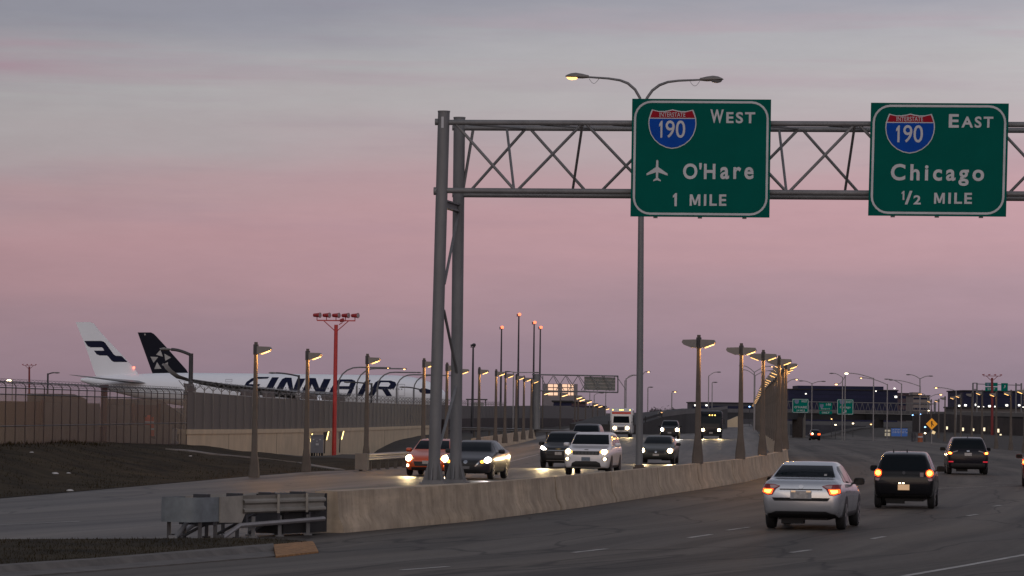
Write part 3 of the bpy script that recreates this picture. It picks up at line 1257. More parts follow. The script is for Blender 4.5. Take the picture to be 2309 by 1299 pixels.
# ------------------------------------------------------------------ highway signs
def highway_sign(c4, shield, texts, name_label, plane=None):
    """c4: corner pixels TL TR BR BL on a plane just in front of the truss"""
    S0 = G0 - GNB * .22
    co_ = [on_plane(px, py, S0, GAX) for px, py in c4]
    s0, s1 = (co_[0][0] + co_[3][0]) / 2, (co_[1][0] + co_[2][0]) / 2
    z0, z1 = (co_[2][1] + co_[3][1]) / 2, (co_[0][1] + co_[1][1]) / 2
    lean = ((co_[0][0] - co_[3][0]) + (co_[1][0] - co_[2][0])) / 2      # the panel hangs very slightly out of plumb
    W_, H_ = s1 - s0, z1 - z0
    org = S0 + GAX * (s0 + W_ / 2) + Vector((0, 0, z0 + H_ / 2))
    t = thing('highway_sign', name_label, 'road sign', org)

    def U(u, v, d=0.0):
        return GAX * (u + v / H_ * lean) - GNB * d + Vector((0, 0, v))

    def px(x, y):
        s, z = on_plane(x, y, S0, GAX)
        v = z - (z0 + H_ / 2)
        return s - (s0 + W_ / 2) - v / H_ * lean, v

    def bx(x0, x1, y0, y1):
        (a, b0), (c, d0) = px(x0, y1), px(x1, y0)
        return (a, c, b0, d0)
    hw, hh = W_ / 2, H_ / 2
    b = MB()
    b.loft([[U(u, v, d) for u, v in ((-hw, -hh), (hw, -hh), (hw, hh), (-hw, hh))] for d in (-.03, 0)])
    b.build('panel', M_SIGNG, t)
    # border
    b = MB()
    e = .052
    A = rrect(-hw + .05, hw - .05, -hh + .045, hh - .045, .42)
    B = rrect(-hw + .05 + e, hw - .05 - e, -hh + .045 + e, hh - .045 - e, .36)
    n = len(A)
    vs = [U(u, v, .005) for u, v in A] + [U(u, v, .005) for u, v in B]
    b.add(vs, [(i, (i + 1) % n, n + (i + 1) % n, n + i) for i in range(n)])
    b.build('border', M_SIGNW, t, fix=False)
    # shield
    sb = bx(*shield['box'])
    so_ = shield_outline(*sb)
    b = MB()
    b.tri(so_, lambda u, v: U(u, v, .012))
    so = b.build('shield', M_SIGNW, t)
    g_ = .026
    ins = shield_outline(sb[0] + g_, sb[1] - g_, sb[2] + g_, sb[3] - g_)
    band = px(shield['box'][0], shield['band'])[1]
    up = [(u, v) for u, v in ins if v > band]
    lowp = [(u, v) for u, v in ins if v <= band]

    def edge_x(v, side):
        pts_ = sorted([(q[1], q[0]) for q in ins if (q[0] - (sb[0] + sb[1]) / 2) * side >= 0 and q[1] < sb[3] - .06])
        return float(np.interp(v, [q[0] for q in pts_], [q[1] for q in pts_]))
    rp = [q for q in up if q[0] >= (sb[0] + sb[1]) / 2 - 1e-6]
    lp = [q for q in up if q[0] < (sb[0] + sb[1]) / 2 - 1e-6]
    vb = band + .012
    upo = rp + [(edge_x(vb, 1), vb), (edge_x(vb, -1), vb)] + lp
    b = MB()
    b.tri(upo, lambda u, v: U(u, v, .017))
    b.build('red_band', M_SIGNR, so)
    rl = [q for q in lowp if q[0] >= (sb[0] + sb[1]) / 2 - 1e-6]
    ll = [q for q in lowp if q[0] < (sb[0] + sb[1]) / 2 - 1e-6]
    vb = band - .012
    b = MB()
    b.tri([(edge_x(vb, 1), vb)] + rl + ll + [(edge_x(vb, -1), vb)], lambda u, v: U(u, v, .017))
    b.build('blue_field', M_SIGNB, so)
    b = MB()
    for s, box, sp, bo in shield['texts']:
        vs, fs = fit_text(s, bx(*box), sp, bo)
        b.add([U(u, v, .023) for u, v in vs], fs)
    b.build('route_number', M_SIGNW, so, fix=False)
    for s, box, sp, bo in texts:
        b = MB()
        if s == '#plane':
            u0, u1, v0, v1 = bx(*box)
            half = [(0, 1), (.10, .95), (.115, .66), (1.0, .36), (1.0, .27), (.115, .42), (.10, .16), (.36, .06), (.36, -.0), (.06, .05)]
            outl = half + [(-a, c) for a, c in reversed(half[1:])]
            b.tri([((u0 + u1) / 2 + a * (u1 - u0) / 2, v0 + c * (v1 - v0)) for a, c in outl], lambda u, v: U(u, v, .008))
            b.build('aeroplane_symbol', M_SIGNW, t)
            continue
        vs, fs = fit_text(s, bx(*box), sp, bo)
        b.add([U(u, v, .008) for u, v in vs], fs)
        b.build('lettering', M_SIGNW, t, fix=False)
    # hanger beams behind the panel
    for k in (-.32, 0, .32):
        c = MB()
        c.loft([[U(k * W_ + q, v, d) for q, d in ((-.05, -.035), (.05, -.035), (.05, -.14), (-.05, -.14))] for v in (-hh - .03, hh * .9)])
        c.build('hanger_beam', M_GALVD, t)
    return t


B_ = .026
highway_sign([(1425.5, 223), (1739, 224), (1735, 491.5), (1421.5, 487.5)],
             dict(box=(1461, 1571, 247, 335.5), band=266.5, texts=[('INTERSTATE', (1487, 1545.5, 254, 263.5), 1.0, .0), ('1', (1486, 1494, 272.5, 310.5), 1, 0), ('90', (1500.5, 1545.5, 272, 311), 1.0, .006)]),
             [('W', (1601.5, 1632, 247, 277.5), 1, B_), ('EST', (1637.5, 1703, 253, 278), 1.25, B_), ('#plane', (1457.5, 1506, 360.5, 409), 1, 0),
              ("O'H", (1540, 1613.5, 368, 404), 1.1, B_), ('are', (1624, 1699.5, 377, 404), 1.35, B_), ('1', (1517, 1526.5, 435.5, 465), 1, B_), ('M', (1555, 1579.5, 438.5, 464), 1, 0), ('ILE', (1587, 1638, 438.5, 464), 1.2, B_)],
             'green highway sign reading WEST O\'Hare 1 MILE with route shield and aeroplane symbol')
highway_sign([(1964, 231), (2275, 234), (2268.5, 489), (1957.5, 486)],
             dict(box=(1994.6, 2109, 256.7, 346), band=276, texts=[('INTERSTATE', (2021.5, 2081.4, 263.6, 273.6), 1.0, .0), ('1', (2020, 2029, 283, 321), 1, 0), ('90', (2036, 2081.5, 282.5, 321.5), 1.0, .006)]),
             [('E', (2139, 2162.5, 257.5, 288), 1, B_), ('AST', (2167.6, 2240, 263, 288), 1.25, B_), ('Chicago', (2008, 2219.5, 371, 418), 1.35, B_),
              ('1', (2032.5, 2039.5, 430.5, 451), 1, B_), ('/', (2040, 2057.5, 430.5, 461), 1, B_), ('2', (2059.5, 2076.5, 440.5, 461), 1, B_), ('M', (2106, 2130.6, 435, 459.5), 1, 0), ('ILE', (2138, 2192, 435, 459.5), 1.2, B_)],
             'green highway sign reading EAST Chicago 1/2 MILE with route shield')


# ------------------------------------------------------------------ twin cobra-head lamp on the median behind the sign
def cobra_head(parent, p, d, lit, s=1.0):
    """p: arm end, d: outward unit vector"""
    n = Vector((-d.y, d.x, 0))
    sec = [(0, .05, .04, .05), (.10, .075, .06, .06), (.22, .10, .09, .07), (.42, .15, .12, .06), (.58, .16, .10, .05), (.70, .12, .05, .03), (.76, .05, .01, .0)]
    m = MB()
    rg = []
    for a, w, up, dn in sec:
        rg.append([p + d * a * s + n * (w * math.cos(k * math.pi / 6)) * s + Vector((0, 0, (up if math.sin(k * math.pi / 6) > 0 else dn) * math.sin(k * math.pi / 6) * s + .02)) for k in range(12)])
    m.loft(rg)
    hd = m.build('lamp_head', M_LAMPBOX, parent, smooth=50)
    m = MB()
    rg = []
    for a, w, dn in ((.36, .09, .04), (.42, .125, .085), (.55, .125, .10), (.66, .10, .075), (.71, .05, .03)):
        rg.append([p + d * a * s + n * (w * math.cos(k * math.pi / 6)) * s + Vector((0, 0, -dn * s * max(.25, abs(math.sin(k * math.pi / 6))) if math.sin(k * math.pi / 6) < .01 else -.02)) for k in range(12)])
    m.loft(rg)
    m.build('lens', M_SODIUM if lit else mat('lens_off', (.30, .30, .31), .25, var=0), hd, smooth=60)


lp = at(1441, 1058, 113.0)
tl = thing('street_lamp', 'tall steel pole with two curved arms, one lamp lit, rising behind the WEST sign', 'street lamp', lp)
top = at(1447.5, 222, 113.0) - lp
m = MB()
m.tube([(0, 0, 0), top * .5, top + Vector((0, 0, -.3))], [.115, .10, .08], 14)
m.build('pole', M_GALVD, tl, smooth=50)
m = MB()
m.box((0, 0, .02), (.38, .38, .10))
m.box((0, 0, .10), (.28, .28, .08))
m.build('base_plate', mat('rusty_base', (.10, .075, .06), .8, var=.3), tl)
armL = [(1446, 250), (1443, 221), (1432, 202), (1416, 188), (1398, 181), (1372, 177), (1328, 174)]
armR = [(1449, 250), (1459, 221), (1471, 204), (1487, 192), (1506, 185), (1530, 182), (1578, 180)]
for pts_, lit in ((armL, True), (armR, False)):
    P = [at(x, y, 113.0) - lp for x, y in pts_]
    m = MB()
    m.tube(P, [.045] * 4 + [.04, .036, .03], 10)
    m.build('arm', M_GALVD, tl, smooth=50)
    d = (P[-1] - P[-2]).normalized()
    cobra_head(tl, P[-1], Vector((d.x, d.y, 0)).normalized(), lit, 1.0)
    sgn = -1 if lit else 1
    m = MB()
    m.tube([P[-1] + Vector((-sgn * (.32 - .032 * k), 0, -.04 - .16 * math.sin(k * math.pi / 10))) for k in range(11)], .006, 4)
    m.build('wire_loop', M_DARK, tl)


# ------------------------------------------------------------------ short tapered lamp posts with box lamps
def box_head(parent, z, side, lit, s=1.0):
    hd = MB()
    x0, x1 = .07 * side, .54 * side
    prof = [(x0, 0), (x1, -.015), (x1 + .04 * side, -.10), (x1, -.155), (x0 + .12 * side, -.285), (x0, -.285)]
    hd.prism(prof, lambda a, b_, d: Vector((a, d, z + b_)), -.2, .2)
    h = hd.build('lamp_head', M_LAMPBOX, parent)
    ln = MB()
    # glowing strip on the sloping underside
    for dd in (.004,):
        pr = [(x0 + .15 * side, -.276), (x1 - .01 * side, -.160), (x1 - .01 * side, -.180), (x0 + .15 * side, -.300)]
        ln.prism(pr, lambda a, b_, d: Vector((a, d, z + b_)), -.17, .17)
    ln.build('lens', M_SODIUM if lit else mat('lens_off', (.30, .30, .31), .25, var=0), h)
    return h


def lamp_post(name, loc, rz, H, heads, label, group, light=True):
    t = thing(name, label, 'street lamp', loc, rz, group)
    m = MB()
    hs = [(0, .19), (.25, .185), (.95, .105), (H * .5, .085), (H, .058)]
    m.loft([[Vector((w * cx, w * cy, z)) for cx, cy in ((-1, -.7), (-.7, -1), (.7, -1), (1, -.7), (1, .7), (.7, 1), (-.7, 1), (-1, .7))] for z, w in hs])
    m.build('post', M_POLE, t, smooth=20)
    m = MB()
    m.box((0, 0, H - .28), (.17, .17, .38))
    m.build('bracket', M_DARK, t)
    for side, lit in heads:
        box_head(t, H - .16, side, lit)
        if lit and light:
            li = bpy.data.lights.new('lamp_light', 'POINT')
            li.energy = light
            li.color = (1.0, .46, .12)
            li.shadow_soft_size = .12
            lo = bpy.data.objects.new('lamp_light', li)
            COL.objects.link(lo)
            lo.parent = t
            lo.location = (side * .46, -.05, H - .50)
    return t


ORD = ['nearest', 'second', 'third', 'fourth', 'fifth', 'sixth', 'seventh', 'eighth', 'ninth', 'tenth', 'eleventh', 'twelfth', 'thirteenth', 'fourteenth', 'fifteenth', 'sixteenth',
       'seventeenth', 'eighteenth', 'nineteenth', 'twentieth', 'twenty-first', 'twenty-second', 'twenty-third', 'twenty-fourth', 'twenty-fifth', 'twenty-sixth', 'twenty-seventh', 'twenty-eighth', 'twenty-ninth', 'thirtieth']
# row along the outer edge of the ramp: (px of the post, distance, base height)
LEFT = [(574, 133, 0), (691, 146.5, 0), (826, 161, 0.05), (954, 176, .1), (1006, 191, .1), (1033, 206, .1), (1079, 221, .25), (1117, 236, .30), (1138, 251, .33), (1163, 266, .33), (1180, 281, .35), (1197, 296, .33)]
for i, (px, Y, z) in enumerate(LEFT):
    p = at(px, 1000, Y)
    lamp_post('lamp_post', (p.x, p.y, z), -.12, 5.07, [(1, True)], f'{ORD[i]} of the single-headed concrete lamp posts along the ramp, counted from the near left' if i else 'nearest single-headed concrete lamp post, standing at the foot of the grass bank',
              'single-headed lamp posts along the ramp', light=110 if i < 8 else 60)
MEDP = [(123, 6.52, 1586), (136.5, 8.9, 0), (150, 10.72, 0), (164.5, 12.42, 0), (178, 13.75, 0)]
k = 0
y = 123.0
mlist = []
while y < 620:
    mlist.append(y)
    y += 13.6 if y < 178 else (14 if y < 330 else 26)
for i, Y in enumerate(mlist[:30]):
    x = lerp_tab(MED, Y)
    z = (gz(x - .3, Y) + gz(x + 1, Y)) / 2 + .86
    heads = [(-1, i in (2, 4, 6, 7) or i > 8), (1, i != 8)]
    lamp_post('lamp_post', (x, Y, z), -.14 if Y < 180 else -.07, 4.46, heads, f'{ORD[i]} twin-headed lamp post on the median barrier, counted from the camera',
              'twin-headed lamp posts on the median barrier', light=110 if i < 5 else (45 if i < 9 else False))

# ------------------------------------------------------------------ red approach light masts
M_FARRED = mat('faded_red', (.22, .03, .03), .7, var=.2)


def approach_mast(px, pyt, pyb, Y, span, n, label, detail=True, zb=None):
    b = at(px, pyb, Y)
    t = thing('approach_light_mast', label, 'light mast', b)
    top_ = at(px + (758 - 753 if detail else 0), pyt, Y) - b
    m = MB()
    r = .15 if detail else .2
    m.tube([(0, 0, 0), top_ * .97], [r * 1.05, r * .85], 12)
    m.build('mast', M_RED if detail else M_FARRED, t, smooth=50)
    m = MB()
    hb = top_.z
    tilt_ = -.02
    m.box((top_.x, 0, hb), (span, .08, .08))
    for s in (-1, 1):
        m.tube([(top_.x + s * span * .33, 0, hb), (top_.x + s * .1, 0, hb - span * .26)], .03 if detail else .04, 6)
    m.build('crossbar', M_RED if detail else M_FARRED, t)
    for k in range(n):
        x = top_.x - span / 2 + span * k / (n - 1) * .99
        m = MB()
        s = 1 if detail else .5
        m.tube([(x, 0, hb), (x, 0, hb + .22 * s)], .03 * s, 6)
        m.tube([(x - .22 * s, .12, hb + .36 * s), (x + .1 * s, -.1, hb + .36 * s), (x + .22 * s, -.18, hb + .36 * s)], [.12 * s, .15 * s, .19 * s], 12)
        l_ = m.build('floodlight', mat('dark_red', (.42, .035, .035), .5, var=.2), t, smooth=40)
        if detail:
            m = MB()
            m.tube([(x + .221, -.181, hb + .36), (x + .235, -.19, hb + .36)], [.17, .16], 12)
            m.build('lens', mat('lamp_glass', (.35, .30, .30), .2, var=0), l_)
    return t


am = approach_mast(753, 723, 1034, 245, 2.65, 5, 'red approach light mast with five lamps on a crossbar, before the white airliner')
top_ = at(758, 724, 245) - at(753, 1034, 245)
m = MB()
m.tube([(top_.x + .2, -.1, top_.z - .25), (top_.x + .45, -.12, top_.z - .1)], .03, 6)
m.tube([(top_.x + .28, -.1, top_.z + .02), (top_.x + .52, -.2, top_.z + .08)], [.1, .14], 10)
m.build('obstruction_lamp', mat('dark_red', (.1, .02, .02)), am)
approach_mast(66, 824, 905, 700, 2.6, 4, 'small distant red light mast at the far left above the barbed wire', False)
approach_mast(2237, 848, 985, 520, 2.6, 4, 'red light mast at the far right before the green overhead signs', False)

# lamps fixed to the foot of the cream wall, glowing strip towards the road
for i, (px, py) in enumerate(((611, 1025), (655, 1007), (699, 988), (736, 983), (770, 982))):
    Y = [222, 229, 237, 243, 249][i]
    p = at(px, py, Y)
    lab = ['lowest wall floodlight, at the grass edge', 'second wall floodlight, between the first two lamp posts', 'wall floodlight just left of the grey cabinet sign', 'wall floodlight between the grey cabinet and the red mast', 'wall floodlight right of the red mast'][i]
    t = thing('wall_floodlight', lab, 'floodlight', p, 0, 'floodlights along the cream wall')
    m = MB()
    m.prism([(-.2, .24), (.12, .3), (-.02, -.3), (-.2, -.24)], lambda a, b_, d: Vector((a, d, b_)), -.16, .16)
    m.build('housing', M_DARK if i % 2 else M_LAMPBOX, t)
    m = MB()
    m.prism([(.125, .29), (.18, .31), (.04, -.27), (-.01, -.29)], lambda a, b_, d: Vector((a, d, b_)), -.15, .15)
    m.build('lens', em('yellow_lamp', (1, .72, .25), 4.0), t)
    m = MB()
    m.tube([(-.1, 0, -.25), (-.12, 0, -1.2)], .04, 6)
    m.build('stem', M_DARK, t)
# grey cabinet on legs
p = at(714.5, 1031, 225)
t = thing('signal_cabinet', 'grey equipment cabinet on black legs before the cream wall', 'cabinet', p)
m = MB()
m.box((0, 0, .82), (.80, .3, 1.1))
m.box((0, -.01, 1.39), (.84, .34, .05))
m.build('cabinet', mat('cabinet_grey', (.17, .175, .20), .6, var=.2, scale=2), t)
m = MB()
m.box((.02, -.16, .82), (.18, .02, .12))
m.box((-.22, -.16, 1.12), (.1, .02, .06))
m.box((.2, -.16, 1.12), (.1, .02, .06))
m.box((.0, -.16, 1.02), (.08, .02, .05))
m.build('label_plates', M_SIGNW, t)
for k in range(5):
    m = MB()
    m.box((-.32 + .16 * k, 0, .06), (.07, .2, .42), .2 * (k - 2))
    m.build('leg', M_BLACK, t)
# ------------------------------------------------------------------ vehicles
def decal_geo(bvh, poly, axis, sgn, off=.006, maxlen=.07):
    """outline poly laid onto the body: axis 'y' (x,z seen from front sgn=-1 / rear sgn=+1), axis 'x' (y,z seen from side sgn), axis 'z' from above"""
    bm = bmesh.new()
    bm.faces.new([bm.verts.new((a, b, 0)) for a, b in poly])
    bmesh.ops.triangulate(bm, faces=bm.faces)
    for _ in range(5):
        es = [e for e in bm.edges if e.calc_length() > maxlen]
        if not es:
            break
        bmesh.ops.subdivide_edges(bm, edges=es, cuts=1)
        bmesh.ops.triangulate(bm, faces=[f for f in bm.faces if len(f.verts) > 3])
    out, ok = [], {}
    for v in bm.verts:
        a, b = v.co.x, v.co.y
        if axis == 'y':
            o, d = Vector((a, sgn * 60, b)), Vector((0, -sgn, 0))
        elif axis == 'x':
            o, d = Vector((sgn * 60, a, b)), Vector((-sgn, 0, 0))
        else:
            o, d = Vector((a, b, 60)), Vector((0, 0, -1))
        h = bvh.ray_cast(o, d)
        if h[0] is not None:
            ok[v.index if v.index >= 0 else id(v)] = True
            n = h[1] if h[1].dot(d) < 0 else -h[1]
            out.append(h[0] + n * off)
        else:
            out.append(None)
    bm.verts.index_update()
    fs = [tuple(v.index for v in f.verts) for f in bm.faces]
    idx, vs = {}, []
    for i, p in enumerate(out):
        if p is not None:
            idx[i] = len(vs)
            vs.append(p)
    fs = [tuple(idx[i] for i in f) for f in fs if all(i in idx for i in f)]
    bm.free()
    return vs, fs


def sym(poly):
    return [[(-a, b) for a, b in poly], poly]


def circ(cx, cz, r, n=14, sx=1.0):
    return [(cx + r * sx * math.cos(2 * math.pi * k / n), cz + r * math.sin(2 * math.pi * k / n)) for k in range(n)]


def rect(x0, x1, z0, z1):
    return [(x0, z0), (x1, z0), (x1, z1), (x0, z1)]


def pchip(xs, ys, q):
    xs, ys = np.array(xs, float), np.array(ys, float)
    h = np.diff(xs)
    d = np.diff(ys) / h
    m = np.zeros(len(xs))
    m[0], m[-1] = d[0], d[-1]
    for i in range(1, len(xs) - 1):
        if d[i - 1] * d[i] > 0:
            w1, w2 = 2 * h[i] + h[i - 1], h[i] + 2 * h[i - 1]
            m[i] = (w1 + w2) / (w1 / d[i - 1] + w2 / d[i])
    q = np.asarray(q)
    k = np.clip(np.searchsorted(xs, q) - 1, 0, len(xs) - 2)
    t = (q - xs[k]) / h[k]
    return ((1 + 2 * t) * (1 - t) ** 2 * ys[k] + t * (1 - t) ** 2 * h[k] * m[k] + t * t * (3 - 2 * t) * ys[k + 1] + t * t * (t - 1) * h[k] * m[k + 1])


#  y from nose, underside, shoulder, top, half width shoulder, half width top
SEDAN = (4.85, 1.83, 1.47, [
    (0, .38, .58, .60, .60, .42), (.04, .30, .64, .66, .71, .52), (.12, .23, .70, .725, .80, .60), (.30, .25, .775, .80, .865, .67), (.60, .25, .83, .87, .90, .71),
    (1.10, .25, .90, .965, .913, .73), (1.35, .25, .93, 1.02, .915, .72), (1.75, .25, .95, 1.24, .915, .67), (2.15, .25, .96, 1.41, .915, .63), (2.6, .25, .97, 1.468, .915, .61),
    (3.1, .25, .985, 1.468, .915, .61), (3.6, .25, 1.0, 1.40, .915, .62), (3.95, .25, 1.015, 1.27, .912, .66), (4.25, .25, 1.02, 1.12, .90, .72), (4.6, .30, 1.0, 1.085, .885, .74),
    (4.74, .33, .955, 1.05, .86, .72), (4.81, .37, .88, .96, .82, .68), (4.85, .44, .78, .83, .74, .6)])
SUV = (4.55, 1.85, 1.68, [
    (0, .45, .70, .73, .64, .45), (.04, .36, .79, .82, .75, .55), (.12, .29, .86, .90, .83, .64), (.30, .26, .92, .97, .885, .70), (.60, .26, .96, 1.02, .912, .74),
    (1.05, .26, 1.01, 1.10, .924, .76), (1.25, .26, 1.03, 1.15, .925, .75), (1.65, .26, 1.05, 1.41, .925, .70), (2.0, .26, 1.06, 1.61, .925, .68), (2.4, .26, 1.07, 1.675, .925, .67),
    (3.3, .26, 1.08, 1.68, .925, .67), (3.95, .26, 1.09, 1.645, .922, .67), (4.18, .26, 1.09, 1.55, .915, .68), (4.33, .28, 1.08, 1.36, .905, .71), (4.45, .30, 1.05, 1.13, .885, .74),
    (4.52, .36, .95, 1.0, .84, .71), (4.55, .46, .80, .84, .77, .62)])
BOXY = (4.85, 1.95, 1.76, [
    (0, .46, .78, .83, .70, .55), (.03, .36, .90, .95, .80, .64), (.10, .30, .98, 1.03, .87, .70), (.28, .28, 1.04, 1.08, .93, .76), (.60, .28, 1.06, 1.12, .955, .80),
    (1.15, .28, 1.09, 1.18, .968, .82), (1.40, .28, 1.11, 1.22, .97, .80), (1.75, .28, 1.13, 1.47, .97, .76), (2.1, .28, 1.14, 1.68, .97, .73), (2.5, .28, 1.15, 1.755, .97, .72),
    (3.6, .28, 1.16, 1.76, .97, .72), (4.3, .28, 1.17, 1.72, .965, .72), (4.52, .29, 1.17, 1.62, .96, .73), (4.66, .30, 1.15, 1.40, .95, .76), (4.77, .34, 1.08, 1.16, .92, .78),
    (4.82, .40, .98, 1.03, .88, .74), (4.85, .50, .84, .88, .82, .68)])
HATCH = (4.1, 1.70, 1.53, [
    (0, .40, .60, .63, .58, .42), (.04, .32, .68, .71, .67, .5), (.12, .25, .75, .78, .75, .57), (.30, .27, .83, .88, .81, .63), (.60, .27, .89, .96, .84, .66),
    (.95, .27, .95, 1.06, .848, .67), (1.15, .27, .97, 1.14, .85, .66), (1.6, .27, .99, 1.40, .85, .62), (1.95, .27, 1.0, 1.50, .85, .60), (2.4, .27, 1.02, 1.53, .85, .60),
    (3.2, .27, 1.04, 1.525, .85, .60), (3.6, .27, 1.05, 1.48, .848, .60), (3.78, .29, 1.05, 1.40, .843, .61), (3.90, .31, 1.04, 1.22, .835, .64), (3.99, .33, 1.01, 1.08, .82, .67),
    (4.06, .37, .92, .97, .78, .66), (4.1, .42, .76, .80, .72, .58)])


def vehicle_body(spec, name, m_, parent, scale=(1, 1, 1), n=70):
    L_, W_, H_, st = spec
    ys = [s[0] for s in st]
    q = sorted(set(list(np.linspace(0, L_, n)) + [L_ * .004, L_ * .012, L_ * .988, L_ * .996] + ys))
    C = [pchip(ys, [s[k] for s in st], q) for k in range(1, 6)]
    rings = []
    for i, y in enumerate(q):
        zb, zs, zt, ws, wt = (float(c[i]) for c in C)
        zt = max(zt, zs + .015)
        h, g = zs - zb, zt - zs
        wb = ws - .07
        half = [(0, zb), (wb * .7, zb), (wb - .02, zb + .01), (wb + .03, zb + .07), (ws - .012, zb + .35 * h), (ws, zb + .62 * h), (ws - .006, zb + .80 * h), (ws - .022, zb + .93 * h), (ws - .05, zs)]
        wl = ws - .075 if g > .12 else ws - .06
        wl = max(wt + .01, wl)
        half += [(wl, zs + min(.02, g * .2))]
        for t in (.25, .5, .75):
            half.append((wl + (wt - wl) * t + .02 * math.sin(math.pi * t), zs + g * (.06 + (.90 - .06) * t)))
        half += [(wt, zs + g * .90), (wt - .05, zs + g * .965), (wt - .14, zs + g * .985 + .0), (wt * .5, zt - .006 * min(1, g * 4)), (0, zt)]
        ring = half + [(-a, b) for a, b in reversed(half[1:-1])]
        rings.append([Vector((a * scale[0], (y - L_ / 2) * scale[1], b * scale[2])) for a, b in ring])
    mb = MB()
    mb.loft(rings)
    o = mb.build(name, m_, parent, smooth=42)
    bm = bmesh.new()
    bm.from_mesh(o.data)
    bvh = BVHTree.FromBMesh(bm)
    bm.free()

    def at_y(y):
        return [float(pchip(ys, [s[k] for s in st], [y])[0]) for k in range(1, 6)]
    return o, bvh, at_y


M_GLASS = mat('car_glass', (.006, .009, .012), .05, var=0, spec=.14)
M_TRIM = mat('black_trim', (.016, .016, .017), .6, var=0)
M_TYRE = mat('tyre', (.014, .014, .015), .85, var=0)
M_RIM = mat('alloy_rim', (.34, .33, .33), .35, metal=.8, var=0)
M_CHROME = mat('chrome', (.55, .55, .56), .18, metal=1.0, var=0)
M_HEAD = em('headlight_lit', (1.0, .78, .42), 30.0)
M_HEADW = em('headlight_white', (1.0, .93, .88), 30.0)
M_FOG = em('fog_light_lit', (1.0, .76, .40), 14.0)
M_AMBER = em('amber_lamp', (1.0, .40, .04), 5.0)
M_GLOWL = em('glowing_lens', (1.0, .62, .24), .75, (.3, .28, .25))
M_LENSG = mat('clear_lens', (.32, .30, .28), .2, var=0)
M_TAIL = em('tail_lamp_lit', (1.0, .09, .01), 3.2, (.3, .01, .01))
M_TAILC = em('tail_lamp_core', (1.0, .42, .05), 7.0, (.3, .01, .01))
M_TAILD = mat('tail_lens', (.22, .012, .014), .2, var=0)
M_TAILP = mat('tail_lens_clear', (.42, .28, .28), .2, var=0)
M_PLATE = mat('plate', (.40, .38, .36), .5, var=.35, scale=14)
M_PLATEL = em('plate_glow', (1.0, .55, .24), .38, (.4, .36, .3))
M_PLATEB = mat('plate_blue', (.13, .17, .22), .5, var=.35, scale=14)


def paint(name, col, rough=.28, metal=.35, coat=None):
    dark = max(col) < .08
    return mat(name, col, rough, metal=metal, var=.04, scale=1.5, coat=(.12 if dark else .7) if coat is None else coat, spec=.18 if dark else .5)


